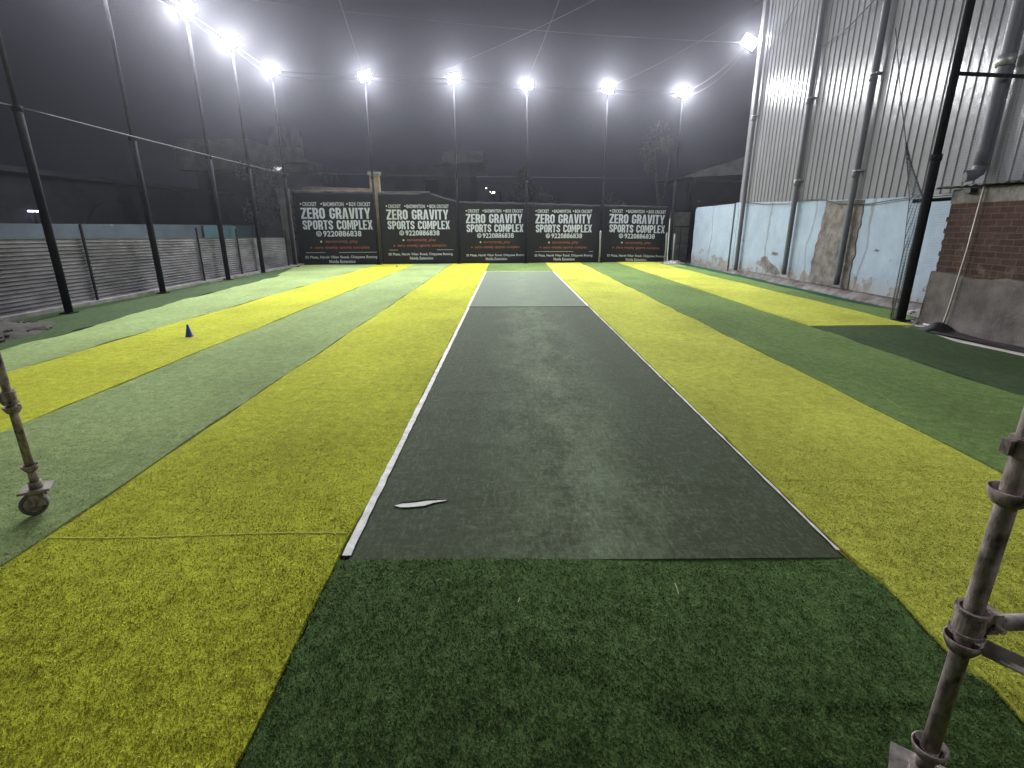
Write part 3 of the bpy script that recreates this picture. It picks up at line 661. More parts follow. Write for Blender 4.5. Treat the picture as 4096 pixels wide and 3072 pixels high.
# painted wall below
def wall_mat():
    t = NT('pale_blue_peeling_plaster')
    blue = t.ramp(t.noise(1.6, 5, .6), [(.3,(.25,.315,.41)),(.7,(.33,.40,.50))])
    cem = t.ramp(t.noise(5, 6, .65), [(.3,(.15,.135,.125)),(.7,(.32,.30,.28))])
    sep = t.n('SeparateXYZ', {'Vector': t.tc.outputs['Object']})
    low = t.math('SUBTRACT', 1.0, t.math('DIVIDE', sep.outputs[2], .95), True)
    pn = t.noise(1.7, 7, .62, (1,1,1.2), .3)
    mask = t.math('ADD', pn, t.math('MULTIPLY', low, .30))
    mk = t.ramp(mask, [(.675,(0,0,0)),(.690,(1,1,1))])
    damp = t.math('MULTIPLY', t.math('SUBTRACT', 1.0, t.math('DIVIDE', sep.outputs[2], .75), True), t.noise(3, 4, .6))
    blue = t.mix(t.math('MULTIPLY', damp, 1.9, True), blue, (.27,.27,.26))
    streaks = t.ramp(t.noise(6, 5, .7, (1,1,.12)), [(.60,(1,1,1)),(.76,(.62,.62,.62))])
    blue = t.mix(.6, blue, streaks, 'MULTIPLY')
    w = t.n('TexWave', {'Vector': t.co((1,1,1)), 'Scale': .11, 'Distortion': 2.2, 'Detail': 5.0, 'Detail Scale': 2.4}, wave_type='BANDS', bands_direction='Y')
    crack = t.ramp(w.outputs['Fac'], [(.0,(1,1,1)),(.0016,(0,0,0))])
    col = t.mix(mk, blue, cem); col = t.mix(t.math('MULTIPLY', crack, .6), col, (.14,.14,.14))
    h = t.math('SUBTRACT', t.math('MULTIPLY', t.noise(22, 5, .6), .25), mk)
    return t.set(Base_Color=col, Roughness=.8, Normal=t.bump(h, .7, .012), Specular_IOR_Level=.25)
M_BLUE = wall_mat()
def rough_wall(y0, y1, zf, x0, x1, label, seed, ragged=0.0):
    r = random.Random(seed); mb = MB(); n = 60; top = []
    for i in range(n+1): yy = y0 + (y1-y0)*i/n; top.append((yy, zf(yy) + r.uniform(-.012,.012)))
    side = []
    if ragged:
        side = [(y1 + r.uniform(-ragged, ragged*.6), z) for z in np.linspace(zf(y1)-.12, .1, 16)]
        top[-1] = (y1-.10, top[-1][1]-.03); top[-2] = (y1-.18, top[-2][1])
    mb.prism([(y0, -.02)] + top + side + [(y1, -.02)], x0, x1, axis='x')
    return tag(mb.build('painted_wall', M_BLUE), label, 'wall', 'pale blue painted wall sections')
rough_wall(23.22, 27.95, lambda y: 2.86, 9.72, 9.92, 'pale blue wall section nearest the grey gate, cracked and free-standing', 1, .05)
rough_wall(2.0, 23.06, lambda y: zbot(y)+.0, 9.725, 9.745, 'long pale blue peeling wall under the corrugated cladding', 2)
mb = MB(); V = []; r = random.Random(5)
pl_ = [(14.75+r.uniform(-.05,.05), z) for z in np.linspace(.2, 2.62, 16)] + [(16.65+r.uniform(-.05,.05)+.12*math.sin(z*2), z) for z in np.linspace(2.66, .2, 16)]
mb.prism(pl_, 9.70, 9.7245, axis='x')
cp = rough_mat('bare_cement_render', (.065,.058,.055), (.23,.21,.20), 3.2, .9, 0, .9, .02, 14)
tag(mb.build('cement_patch', cp), 'brown grey bare cement panel between two drain pipes', 'render')
for pts, lb in (([(18.6,.32),(18.9,.5),(19.35,.62),(19.9,.86),(20.2,.80),(20.25,.5),(20.0,.42),(19.6,.30),(19.0,.22)], 'brown patch where blue paint fell off low on the wall'),
                ([(19.0,.92),(18.95,1.02),(19.4,1.04),(19.45,.93)], 'small brown chip above the larger bare patch'),
                ([(13.85,1.28),(13.8,1.33),(13.95,1.36),(14.0,1.30)], 'tiny dark chip in the blue wall right of the cement panel')):
    mb = MB(); mb.prism(pts, 9.7195, 9.7245, axis='x'); tag(mb.build('bare_patch', cp), lb, 'bare patch')
mb = MB(); V = []
pr = [(9.42,-.02),(9.47,.05),(9.55,.09),(9.64,.15),(9.724,.20),(9.724,-.02)]
for i in range(41):
    yy = 9.5 + (22.9-9.5)*i/40
    for k, (xx, zz) in enumerate(pr): V.append((xx + (r.uniform(-.04,.04) if 0 < k < 4 else 0) + (.12 if yy > 19 else 0)*(k < 3), yy, zz*(1+r.uniform(-.12,.12)) if 0 < k < 4 else zz))
F = [(i*6+k, i*6+(k+1) % 6, (i+1)*6+(k+1) % 6, (i+1)*6+k) for i in range(40) for k in range(6)]
mb.add(V, F); tag(mb.build('plinth', cp, smooth=True), 'rough cement ledge along the foot of the painted wall', 'ledge')
# hanging cable along the cladding edge
mb = MB(); P = [(9.64,22.5,2.90),(9.64,20.5,2.74),(9.64,18.72,2.68),(9.64,17.6,2.74),(9.64,16.68,2.73),(9.64,15.82,2.57),(9.64,15.1,2.52),(9.64,14.4,2.50),(9.64,13.56,2.56),(9.64,12.4,2.60),(9.64,10.6,2.62)]
mb.tube(P, .014, 6); tag(mb.build('cable', M_CABLE, smooth=True), 'thin black cable drooping along the bottom of the cladding', 'cable')
for pts, lb in (([(9.64,21.6,8.05),(9.60,20.6,8.5),(9.55,19.5,9.1),(9.3,17.5,9.9)], 'black cable slanting up the cladding beside the wall lamp'),
                ([(9.62,18.0,7.15),(9.60,16.6,7.3),(9.5,15.3,7.6),(9.2,13.2,8.3)], 'black cable slanting up from the middle drain pipe')):
    mb = MB(); mb.tube(pts, .016, 6); tag(mb.build('cable', M_CABLE, smooth=True), lb, 'cable')

# brick annexe
ba = thing('brick_building', 'low red brick building with a cement skirt and sheet roof at the right edge', 'building')
def brick_mat():
    t = NT('red_brick')
    sep = t.n('SeparateXYZ', {'Vector': t.tc.outputs['Object']})
    cv = t.n('CombineXYZ', {'X': sep.outputs[1], 'Y': sep.outputs[2], 'Z': 0.0})
    dn = t.n('TexNoise', {'Vector': t.tc.outputs['Object'], 'Scale': 5.0}); 
    vv = t.n('VectorMath', {0: cv.outputs[0], 1: t.n('VectorMath', {0: dn.outputs['Color'], 1: (.025,.025,0)}, operation='MULTIPLY').outputs[0]}, operation='ADD')
    b = t.n('TexBrick', {'Vector': vv.outputs[0], 'Color1': (.048,.025,.020,1), 'Color2': (.078,.043,.036,1), 'Mortar': (.10,.075,.066,1), 'Scale': 1.0, 'Mortar Size': .011, 'Mortar Smooth': .3, 'Bias': 0.0, 'Brick Width': .28, 'Row Height': .108})
    c_ = t.mix(.55, b.outputs['Color'], t.ramp(t.noise(7, 6, .7), [(.3,(.45,.42,.40)),(.7,(1.15,1.1,1.05))]), 'MULTIPLY')
    c_ = t.mix(t.ramp(t.noise(2.2, 5, .6), [(.60,(0,0,0)),(.75,(.55,.55,.55))]), c_, (.20,.17,.155))
    h = t.math('ADD', t.math('MULTIPLY', b.outputs['Fac'], -1.0), t.math('MULTIPLY', t.noise(30, 4, .6), .5))
    return t.set(Base_Color=c_, Roughness=.88, Normal=t.bump(h, .8, .015), Specular_IOR_Level=.2)
M_BRICK = brick_mat()
mb = MB(); mb.box((8.56,1.0,0), (9.66,10.42,2.56))
r = random.Random(3)
for k in range(14):
    if k % 2: mb.box((8.565,10.42,1.03+k*.108+.012), (8.70,10.42+r.uniform(.01,.07),1.03+k*.108+.10))
mb.build('brick_wall', M_BRICK, ba)
mb = MB(); V = []; F = []
for i in range(30):
    yy = 1.0 + (10.52-1.0)*i/29
    for xx, zz in ((8.50,-.02),(8.535,.3+r.uniform(-.05,.05)),(8.54,.97+r.uniform(-.05,.05)),(8.562,1.04+r.uniform(-.04,.04))): V.append((xx, yy, zz))
for i in range(29):
    for k in range(3): a = i*4+k; F.append((a, a+4, a+5, a+1))
o = len(V); V += [(9.66,10.52,-.02),(9.66,10.52,1.0)]; F.append((29*4, o, o+1, 29*4+3))
mb.add(V, F); mb.build('cement_skirt', rough_mat('brown_grey_render', (.075,.063,.058), (.165,.145,.135), 2.5, .9, 0, .6, .012, 22), ba)
mb = MB(); mb.box((8.552,1.0,2.34), (9.66,10.44,2.60)); mb.build('bond_beam', cp, ba)
mb = MB(); V = []; F = []; n = 110
for i in range(n+1):
    yy = .8 + 9.85*i/n; dz = .018*math.cos(2*math.pi*yy/.16)
    V += [(8.36+r.uniform(-.01,.01),yy,2.645+dz),(9.70,yy,2.70+dz),(8.36,yy,2.635+dz),(9.70,yy,2.69+dz)]
for i in range(n): a = 4*i; F += [(a,a+4,a+5,a+1),(a+2,a+3,a+7,a+6),(a,a+2,a+6,a+4)]
mb.add(V, F); mb.build('roof', rough_mat('dark_roof_sheet', (.02,.02,.022), (.07,.07,.075), 3, .6, .3), ba, True)
mb = MB(); mb.box((8.42,9.9,2.52), (8.56,10.1,2.58)); mb.build('beam_end', M_CABLE, ba)
mb = MB(); mb.tube([(8.50,9.72,2.62),(8.49,9.74,1.5),(8.47,9.80,.4),(8.46,9.83,.10),(8.44,9.90,.04),(8.42,10.25,.035)], .016, 8)
tag(mb.build('conduit', rough_mat('cream_plastic_tube', (.50,.45,.42), (.66,.60,.56), 5, .5), smooth=True), 'thin cream conduit running down the brick wall', 'conduit')
for i, (a, b, r_, lb) in enumerate((((8.3,11.1,2.42),(9.6,10.0,2.50),.035,'dark rod lying behind the black pole at roof height'),((8.6,11.3,2.52),(9.6,10.3,2.58),.022,'thinner pale rod above the dark rod at roof height'))):
    mb = MB(); mb.cyl(a, b, r_, 10); tag(mb.build('rod', (M_POLE, M_STEEL)[i], smooth=True), lb, 'rod')

# black sheet folded beside the turf
def drape(name, x0, x1, y0, y1, fn, mat, label, cat, nx=30, ny=30, poly=None):
    mb = MB(); V = []; F = []
    for i in range(nx+1):
        for j in range(ny+1):
            u = i/nx; v = j/ny; x = x0+(x1-x0)*u; y = y0+(y1-y0)*v; V.append(fn(u, v, x, y))
    for i in range(nx):
        for j in range(ny): a = i*(ny+1)+j; F.append((a, a+ny+1, a+ny+2, a+1))
    o = len(V); V += [(x, y, z-.008) for x, y, z in V]; F += [tuple(o+k for k in f[::-1]) for f in F]
    mb.add(V, F); return tag(mb.build(name, mat, smooth=True), label, cat)
drape('folded_sheet', 7.85, 8.62, 9.55, 10.05, lambda u, v, x, y: (x+.10*v, y, .012+.15*math.exp(-((u-.45-.25*v)/.28)**2)*math.sin(math.pi*min(1, v*1.0))**.7+.01*math.sin(9*u)), M_BLACKSHEET, 'black sheet folded into a small hump beside the turf edge', 'sheet')
drape('dark_matting', 8.10, 8.50, 3.0, 9.6, lambda u, v, x, y: (x - .14*(1-u)*math.sin(2.5*v*3.1), y, .012+.05*math.exp(-((u-.2)/.2)**2)*(.5+.5*math.sin(11*v+2))+.015*math.sin(23*v+3*u)), M_BLACKSHEET, 'dark rumpled matting lying along the foot of the brick wall', 'matting', 12, 60)
# rubble
def rubble(name, cx, cy, rx, ry, n, s0, s1, mat, label, cat, seed, h=.3, mound=True):
    r = random.Random(seed); mb = MB()
    if mound:
        V = [(cx, cy, h)]; F = []
        for k in range(1, 6):
            for a in range(20):
                t_ = 2*math.pi*a/20; q = k/5; V.append((cx+rx*q*math.cos(t_)*r.uniform(.9,1.1), cy+ry*q*math.sin(t_)*r.uniform(.9,1.1), max(-.02, h*(1-q**1.5)+r.uniform(-.04,.04)*(1-q)) if k < 5 else -.02))
        for a in range(20): F.append((0, 1+a, 1+(a+1) % 20))
        for k in range(4):
            for a in range(20): i0 = 1+k*20; F.append((i0+a, i0+20+a, i0+20+(a+1) % 20, i0+(a+1) % 20))
        mb.add(V, F)
    for _ in range(n):
        a = r.uniform(0, 6.28); q = math.sqrt(r.random()); x = cx+rx*q*math.cos(a); y = cy+ry*q*math.sin(a); s = r.uniform(s0, s1); z = (h*(1-q**1.5) if mound else 0)
        P = [(x+s*dx*r.uniform(.6,1.2), y+s*dy*r.uniform(.6,1.2), z+s*dz*r.uniform(.5,1)) for dx in (-1,1) for dy in (-1,1) for dz in (-.4,.8)]
        mb.add(P, [(0,1,3,2),(4,6,7,5),(0,4,5,1),(2,3,7,6),(0,2,6,4),(1,5,7,3)])
    return tag(mb.build(name, mat), label, cat, None, None)
o = rubble('rubble_heap', -10.0, 9.3, 1.1, 1.7, 60, .015, .05, rough_mat('brown_rubble', (.018,.016,.014), (.055,.047,.042), 5, .95, 0, .8, .02, 20), 'brown rubble and soil heap by the fence at the left edge', 'rubble', 3, .26)
rubble('gravel', 9.35, 11.3, .22, .8, 40, .015, .05, M_CONC, 'grey debris at the foot of the painted wall behind the black pole', 'debris', 8, .16)
rubble('gravel', 8.75, 10.5, .5, .22, 30, .01, .035, M_CONC, 'small cement crumbs around the foot of the black pole', 'debris', 9, .03)

# ------------------------------------------------------------------ gate corner
gt = thing('gate', 'small grey metal gate between the last banner and the blue wall', 'gate', (8.98, 29.9, 0))
a = MB(); a.box((0,0,.05), (.30,.05,2.72)); a.build('side_panel', M_GATE, gt)
a = MB(); a.box((.32,.02,1.95), (1.15,.06,2.70)); a.build('top_panel', M_GATE, gt)
for k, (x0, z0, x1, z1) in enumerate(((.33,.06,.70,.98),(.72,.06,1.15,.98),(.33,1.0,.70,1.90),(.72,1.0,1.15,1.90))):
    a = MB(); a.box((x0,.03,z0), (x1,.06,z1)); a.box((x0+.03,.02,z0+.03), (x1-.03,.03,z1-.03)); a.build('leaf', M_GATE, gt)
a = MB(); a.box((.30,.0,.02), (1.2,.02,.05)); a.cyl((.71,.0,.05), (.71,.0,1.93), .012, 8); a.box((.3,-.005,1.92),(1.16,.02,1.95)); a.build('frame_bars', M_POLE, gt)
t = thing('broom', 'pale stick leaning in the corner by the grey gate', 'stick')
a = MB(); a.cyl((8.92,29.6,2.35), (8.68,28.7,.16), .022, 8); a.build('handle', M_WHITE, t)
a = MB(); a.tube([(8.68,28.7,.18),(8.66,28.66,.10),(8.62,28.55,.03)], [.03,.06,.10], 10); a.build('head', M_PLATE, t)
mb = MB(); mb.tube([(9.12,29.1,-.02),(9.11,29.1,.8),(9.10,29.1,1.55)], .05, 10)
tag(mb.build('post', M_GREYW, smooth=True), 'short pale post beside the leaning stick', 'post')
o = rubble('rubbish_pile', 8.85, 28.55, .75, .35, 26, .03, .10, rough_mat('pale_rubbish', (.22,.21,.20), (.62,.60,.57), 9, .8), 'low pile of pale rags and scraps below the leaning stick', 'rubbish', 4, .14)
# beyond the gate: canopy
cn = thing('canopy', 'dim sloping sheet canopy beyond the gate', 'canopy')
a = MB(); a.add([(11.6,36,5.1),(16.5,34,6.6),(17.5,42,6.8),(12,44,5.3),(11.6,36,5.0),(16.5,34,5.1),(17.5,42,5.3),(12,44,5.2)], [(0,1,2,3),(4,7,6,5),(0,4,5,1),(1,5,6,2),(2,6,7,3),(3,7,4,0)]); a.build('roof', M_GREYW, cn)
a = MB(); a.box((12.2,36.3,0), (12.4,36.5,5.05)); a.build('post', M_DARKW, cn)
a = MB(); a.box((16.2,36.3,0), (16.4,36.5,5.3)); a.build('post', M_DARKW, cn)
a = MB(); a.box((12.5,38,0), (22,38.2,4.9)); a.build('wall', M_DARKW, cn)

# ------------------------------------------------------------------ far buildings
hb = thing('house', 'grey plastered house with a rooftop block and balcony beyond the left corner', 'house')
a = MB(); a.box((-16.7,36.5,0), (-13.3,46,6.2)); a.build('wall', M_GREYW, hb)
a = MB(); a.box((-21.5,36.3,5.55), (-16.75,46,7.4)); a.build('upper_storey', M_GREYW, hb)
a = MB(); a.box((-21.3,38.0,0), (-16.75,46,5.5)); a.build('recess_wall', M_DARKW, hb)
a = MB(); a.prism([(35.4,5.95),(35.4,6.75),(35.3,6.75),(35.3,5.90),(36.45,5.90),(36.45,6.0)], -16.2, -12.9, axis='x'); a.build('balcony', M_GREYW, hb)
a = MB(); a.box((-15.9,37.5,6.2), (-14.9,39,8.3)); a.build('rooftop_block', M_GREYW, hb)
a = MB(); a.box((-13.05,35.5,6.75), (-12.95,35.6,7.7)); a.build('antenna_post', M_GREYW, hb)
a = MB(); a.box((-15.35,36.30,5.45), (-14.70,36.42,6.10)); a.box((-15.40,36.28,5.40),(-14.65,36.31,5.45)); w_ = a.build('window', M_GREYW, hb)
a = MB(); a.box((-15.30,36.25,5.50), (-14.75,36.27,5.68)); tag(a.build('lit_pane', emit_mat('lit_window', (.85,.95,.95), 1.2), w_))
b2 = thing('house', 'dim flat-roofed house beyond the second and third banners', 'house')
a = MB(); a.box((-9.0,40,0), (-2.7,48,6.2)); a.build('wall', rough_mat('dim_plaster', (.14,.145,.155), (.22,.225,.24), 1, .9), b2)
a = MB(); a.box((-4.6,39.0,6.25), (-1.75,48,6.95)); a.build('roof_slab', M_GREYW, b2)
a = MB(); a.box((-6.0,39.9,3.9), (-5.0,39.97,5.2)); a.build('window', M_DARKW, b2)
sh = thing('shed', 'long dark shed beyond the teal wall on the left', 'building')
a = MB(); a.prism([(18,0),(46,0),(46,4.0),(18,4.0)], -24, -19.5, axis='x'); a.build('wall', M_DARKW, sh)
a = MB(); a.box((-24.5,17.5,4.0), (-18.9,46.5,4.2)); a.build('roof', M_DARKW, sh)
a = MB(); a.prism([(27+2.2*math.cos(t_), 1.2+2.0*math.sin(t_)) for t_ in np.linspace(0, math.pi, 14)] + [(24.8,.1),(29.2,.1)], -19.49, -19.44, axis='x'); a.build('arch_opening', M_CABLE, sh)
tw = thing('boundary_wall', 'tan wall with a capped pillar rising behind the leftmost banner', 'wall')
a = MB(); a.prism([(-10.9,0),(-7.30,0),(-7.30,3.90),(-10.9,4.02)], 29.1, 29.3, axis='y'); a.build('wall', M_TAN, tw)
a = MB(); a.box((-7.29,29.05,0), (-6.80,29.40,4.55)); a.build('pillar', M_TAN, tw)
a = MB(); a.box((-7.35,29.0,4.55), (-6.74,29.45,4.72)); a.build('pillar_cap', M_GREYW, tw)
# far lights
for (x, y, z, s, lb) in ((-19.3,22.2,2.56,.42,'small white tube light far left beyond the fence'),):
    t = thing('tube_light', lb, 'lamp', (x, y, z)); a = MB(); a.box((-.04,-.26,0), (.04,.26,.06)); a.build('tube', emit_mat('tube_glow', (.80,.78,1.0), 9.0), t)
    a = MB(); a.box((-.06,-.30,.06), (.06,.30,.10)); a.build('fitting', M_DARKW, t)
    a = MB(); a.cyl((0,0,.13), (0,0,-z), .05, 8); a.build('post', M_DARKW, t)
for i, (x, y, z, rr, lb) in enumerate(((-1.42*1.9,36*1.9,6.5,.10,'highest of the tiny far street lights above the banner behind the pitch'),(-1.15*2.3,36*2.3,6.95,.09,'middle of the tiny far street lights'),(-1.08*2.6,36*2.6,7.35,.09,'farthest of the tiny far street lights'),(-.93*1.3,36*1.3,4.70,.13,'warm low street light just above the banner top'))):
    t = thing('street_light', lb, 'street light', (x, y, 0), 0, 'tiny far street lights')
    a = MB(); a.cyl((.6,0,0), (.6,0,z+.1), .05, 8); a.cyl((.6,0,z+.1), (0,0,z+.12), .03, 8); a.build('mast', M_DARKW, t)
    a = MB(); a.box((-rr*.8,-rr*.8,z), (rr*.8,rr*.8,z+rr)); a.build('lamp_head', M_FARLAMP, t)

# ------------------------------------------------------------------ trees
def tree(label, base, limbs, clumps, nleaf, leaf, seed, name='tree', trunk_r=.1):
    r = random.Random(seed); t = thing(name, label, 'tree', base)
    a = MB()
    for L_ in limbs: a.tube(L_[0], L_[1], 8)
    a.build('trunk', M_BARK, t, True)
    mb = MB()
    for (cx, cy, cz, rx, ry, rz_) in clumps:
        for _ in range(nleaf):
            while True:
                p = Vector((r.uniform(-1,1), r.uniform(-1,1), r.uniform(-1,1)))
                if .25 < p.length < 1: break
            if math.sin(p.x*5+cx*3)*math.sin(p.y*5+1)*math.sin(p.z*6+2) < -.12: continue
            c_ = Vector((cx+p.x*rx, cy+p.y*ry, cz+p.z*rz_)); u = Vector((r.gauss(0,1), r.gauss(0,1), r.gauss(0,1))).normalized(); w = u.cross(Vector((r.gauss(0,1), r.gauss(0,1), r.gauss(0,1)))).normalized()
            s = leaf*r.uniform(.6,1.3); mb.add([c_-u*s, c_+w*s*.45, c_+u*s, c_-w*s*.45], [(0,1,2,3)])
    mb.build('crown', M_BLEAF, t)
    return t
tree('slender forked tree behind the last banner, sparse leafy top', (10.05,36,0), [([(0,0,0),(0,0,3.2),(-.35,0,5.0),(-.55,0,6.6),(-.5,0,7.6)],[.13,.11,.08,.05,.02]), ([(0,0,3.0),(.35,.1,4.6),(.45,.1,6.0),(.2,0,7.2)],[.09,.07,.05,.02]), ([(-.45,0,5.8),(-1.0,0,6.8),(-1.2,0,7.3)],[.04,.03,.015])],
     [(-.6,0,7.3,.9,.7,.8),(-1.2,0,6.6,.6,.6,.6),(.1,0,6.9,.6,.5,.6),(-.8,0,5.7,.4,.5,.5),(-.2,0,8.0,.5,.5,.4)], 210, .09, 3)
tree('low spreading bushy tree beyond the banner behind the pitch', (1.2,37,0), [([(0,0,0),(0,0,2.5),(-.4,0,4.0)],[.14,.10,.04]), ([(0,0,2.2),(.8,0,3.6)],[.08,.03])],
     [(-.9,0,4.0,.7,.8,.6),(-.1,0,4.7,.7,.8,.55),(.7,0,4.2,.8,.8,.5),(1.4,0,3.6,.7,.8,.5),(-.3,0,3.4,1.0,.8,.6),(-.2,0,5.3,.35,.4,.4)], 420, .08, 4)
tree('dark bushy tree filling the corner behind the corner pole', (-12.9,31,0), [([(0,0,0),(0,0,2.2),(.2,0,4.0)],[.16,.12,.05]), ([(0,0,2.0),(-.7,.2,3.8)],[.10,.04])],
     [(-.6,0,4.2,1.1,1,1.0),(.4,0,3.2,1.1,1,.9),(-1.2,0,2.8,1.0,1,.9),(0,0,5.1,.8,.8,.7),(.8,-.3,1.9,.9,.8,.8),(-1.6,0,5.0,.7,.7,.6)], 620, .09, 5)
tree('small dim shrub beyond the right banners', (6.6,35,0), [([(0,0,0),(0,0,2.5),(.1,0,3.4)],[.08,.06,.02])], [(0,0,3.5,.6,.6,.55),(.6,0,3.2,.5,.5,.4)], 260, .08, 6, 'shrub')

# ------------------------------------------------------------------ cones
def cone(x, y, s, col, label, nm='marker_cone'):
    t = thing(nm, label, 'cone', (x, y, .014))
    mt = rough_mat('cone_plastic', tuple(v*.8 for v in col), col, 6, .5)
    a = MB(); h = .23*s; a.tube([(0,0,.012*s),(0,0,.02*s),(0,0,h*.5),(0,0,h*.93),(0,0,h)], [.066*s,.060*s,.038*s,.017*s,.012*s], 24); a.build('cone_body', mt, t, True)
    a = MB(); q = .072*s; P = []
    for k in range(4):
        for dd in (-.35, 0, .35):
            ang = math.pi/4 + k*math.pi/2 + dd; rr = q*1.12 if dd == 0 else q*1.02; P.append((rr*math.cos(ang), rr*math.sin(ang)))
    a.prism(P, 0, .013*s); a.build('cone_base', mt, t)
    return t
cone(-5.88, 9.35, 1.0, (.02,.06,.42), 'small dark blue marker cone standing on the yellow turf')
cone(-5.62, 26.6, .45, (.03,.04,.25), 'tiny blue cone far back near the gap between the first two banners')
cone(-3.135, 2.52, .62, (.55,.10,.03), 'orange cone cut by the left edge of the picture')
# bits of straw
for i, (x, y, a, l, lb) in enumerate(((.92,2.36,1.5,.085,'thin pale straw lying upright in view on the dark green turf'),(-.40,2.45,.6,.03,'tiny pale scrap on the dark green turf near the pitch corner'),(-.40,3.66,.3,.02,'tiny white fleck on the near pitch mat'),(.05,2.28,1.2,.03,'small yellow straw bit in the middle of the dark green turf'))):
    mb = MB(); dx, dy = math.cos(a)*l/2, math.sin(a)*l/2; mb.tube([(x-dx,y-dy,.035),(x+dx,y+dy,.038)], .0025, 5)
    tag(mb.build('straw', M_STRAW), lb, 'straw')

# ------------------------------------------------------------------ scaffold frames
def coupler(parent, z, ang, name='coupler', r=.0245, h=.075):
    a = MB(); a.ring((0,0,z), (0,0,1), r+.014, r+.001, h, 22); a.ring((0,0,z+h*.5), (0,0,1), r+.019, r+.008, .012, 22); a.ring((0,0,z-h*.5), (0,0,1), r+.019, r+.008, .012, 22)
    M4 = Matrix.Rotation(ang, 4, 'Z') @ Matrix.Translation((0,0,z)); a.box((r+.005,-.022,-h*.45), (r+.05,.022,h*.45), M4); a.cyl(tuple(M4 @ Vector((r+.03,-.05,0))), tuple(M4 @ Vector((r+.03,.05,0))), .009, 8)
    return a.build(name, M_RUST, parent)
def cup(parent, z, r=.0245):
    """pressed cup ring: flares open upward"""
    a = MB(); n = 24; V = []; F = []
    prof_ = [(r+.001,-.022),(r+.010,-.020),(r+.022,.004),(r+.026,.022),(r+.021,.023),(r+.015,.006),(r+.002,-.006)]
    for k in range(n):
        t_ = 2*math.pi*k/n
        for rr, zz in prof_: V.append((rr*math.cos(t_), rr*math.sin(t_), z+zz))
    m7 = len(prof_)
    for k in range(n):
        for j in range(m7-1): F.append((k*m7+j, ((k+1)%n)*m7+j, ((k+1)%n)*m7+j+1, k*m7+j+1))
    a.add(V, F); return a.build('cup_ring', M_RUST, parent, True)
def caster(parent, rot, zp):
    c_ = empty('caster'); c_.parent = parent; c_.rotation_euler.z = rot
    a = MB(); a.box((-.085,-.085,zp-.006), (.085,.085,zp+.004)); a.box((-.085,-.085,zp+.004),(.085,-.079,zp+.012)); a.build('caster_plate', M_PLATE, c_)
    a = MB(); a.cyl((0,0,zp+.004), (0,0,zp+.05), .038, 18); a.cyl((0,0,zp+.05),(0,0,zp+.13),.026,16); a.build('stem', M_RUST, c_, True)
    a = MB(); a.cyl((0,0,zp-.035), (0,0,zp-.006), .05, 18); a.box((-.05,-.042,.07), (.035,-.036,zp-.02)); a.box((-.05,.036,.07), (.035,.042,zp-.02)); a.cyl((-.035,-.048,.078), (-.035,.048,.078), .010, 10); a.build('fork', M_RUST, c_)
    a = MB(); a.cyl((-.035,-.028,.078), (-.035,.028,.078), .076, 28); a.ring((-.035,0,.078), (0,1,0), .078, .06, .062, 28); a.build('wheel', M_RUBBER, c_, True)
    a = MB(); a.ring((-.035,-.032,.078), (0,1,0), .052, .02, .008, 24); a.ring((-.035,.032,.078), (0,1,0), .052, .02, .008, 24); a.build('rim', M_PLATE, c_)
    return c_
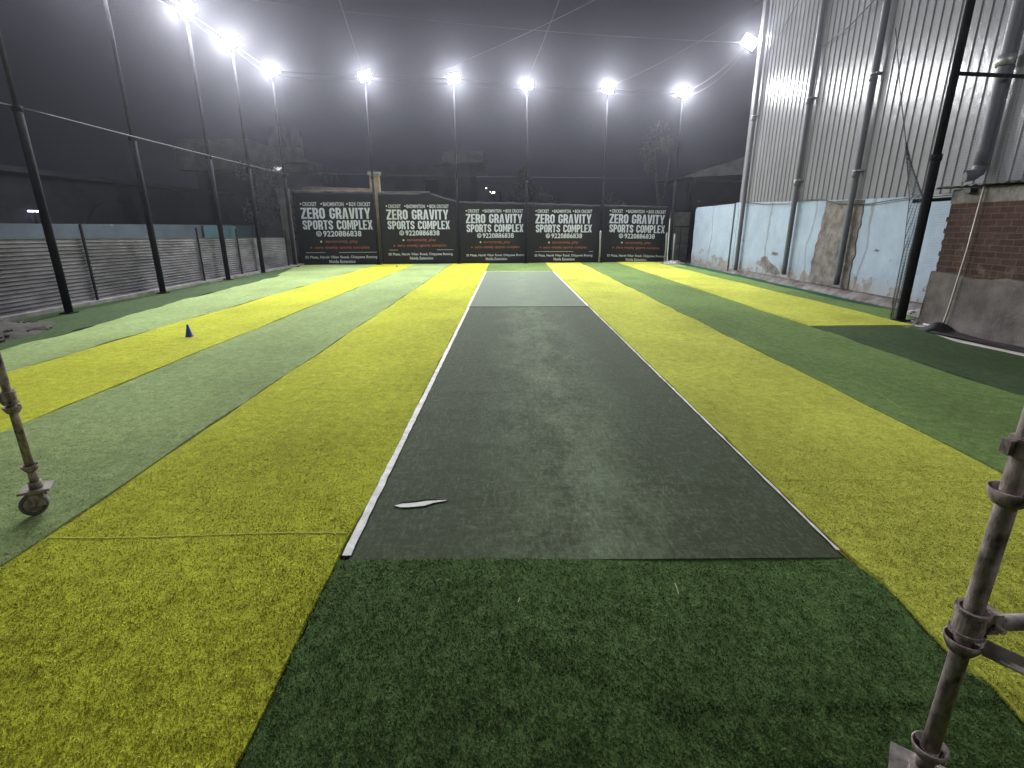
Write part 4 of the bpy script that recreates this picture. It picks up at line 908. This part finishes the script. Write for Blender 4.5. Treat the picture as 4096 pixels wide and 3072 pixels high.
def scaffold(x, y, label, ledger_dir, brace_dir, top, extra, rot, dz=0.0):
    t = thing('scaffold_frame', label, 'scaffold', (x, y, .014), 0, 'rusty scaffold frames on wheels')
    R0 = .0245
    a = MB(); a.tube([(0,0,.30),(0,0,.9),(0,0,1.5),(0,0,top)], R0, 22); a.build('upright', M_RUST, t, True)
    cup(t, .345+dz); caster(t, rot, .19)
    L = Vector(ledger_dir)
    ang = math.atan2(L.y, L.x); coupler(t, .855+dz, ang); cup(t, .770+dz)
    e = L.normalized()
    a = MB(); a.cyl(tuple(e*.045 + Vector((0,0,.845+dz))), tuple(e*1.9 + Vector((0,0,.845+dz))), .0235, 18); a.build('ledger', M_BRACE, t, True)
    B = Vector(brace_dir)
    if B.length: 
        b = B.normalized(); a = MB(); a.cyl(tuple(b*.045 + Vector((0,0,.79+dz))), tuple(b*1.9 + Vector((0,0,.79+dz))), .0235, 18); a.build('ledger', M_BRACE, t, True)
    for z in extra: cup(t, z)
    # the far upright that carries the other end of the ledger
    f = e*1.93
    a = MB(); a.tube([(f.x,f.y,.30),(f.x,f.y,1.2),(f.x,f.y,top)], R0, 18); a.build('upright', M_RUST, t, True)
    a = MB(); a.box((f.x-.08,f.y-.08,.0), (f.x+.08,f.y+.08,.010)); a.cyl((f.x,f.y,.01), (f.x,f.y,.31), .026, 14); a.build('base_jack', M_RUST, t)
    if B.length:
        f = b*1.93; a = MB(); a.tube([(f.x,f.y,.01),(f.x,f.y,top)], R0, 18); a.build('upright', M_RUST, t, True)
    return t
scaffold(-3.30, 3.24, 'rusty scaffold upright on a caster wheel at the left edge', (-1,-.15,0), (0,0,0), 2.6, [], .5)
sr = scaffold(1.352, 1.228, 'rusty scaffold upright with pipe joint in the near right corner', (1,.02,0), (.62,-.78,0), 1.52, [1.225], .9, -.038)
a = MB(); a.box((-.052,-.012,1.352), (-.024,.014,1.392)); a.ring((0,0,1.372),(0,0,1),.036,.0255,.05,20); a.build('bracket', M_RUST, sr)

# ------------------------------------------------------------------ haze
hz = MB(); hz.box((-58,-30,-1.0), (58,110,15))
hm = bpy.data.materials.new('night_haze'); hm.use_nodes = True; nt = hm.node_tree
nt.nodes.remove(nt.nodes['Principled BSDF']); pv = nt.nodes.new('ShaderNodeVolumePrincipled')
pv.inputs['Color'].default_value = (.86,.88,1,1); pv.inputs['Density'].default_value = .0010; pv.inputs['Anisotropy'].default_value = .89
nt.links.new(pv.outputs[0], nt.nodes['Material Output'].inputs['Volume'])
tag(hz.build('haze', hm), 'thin night haze around the floodlights', None, None, 'stuff')
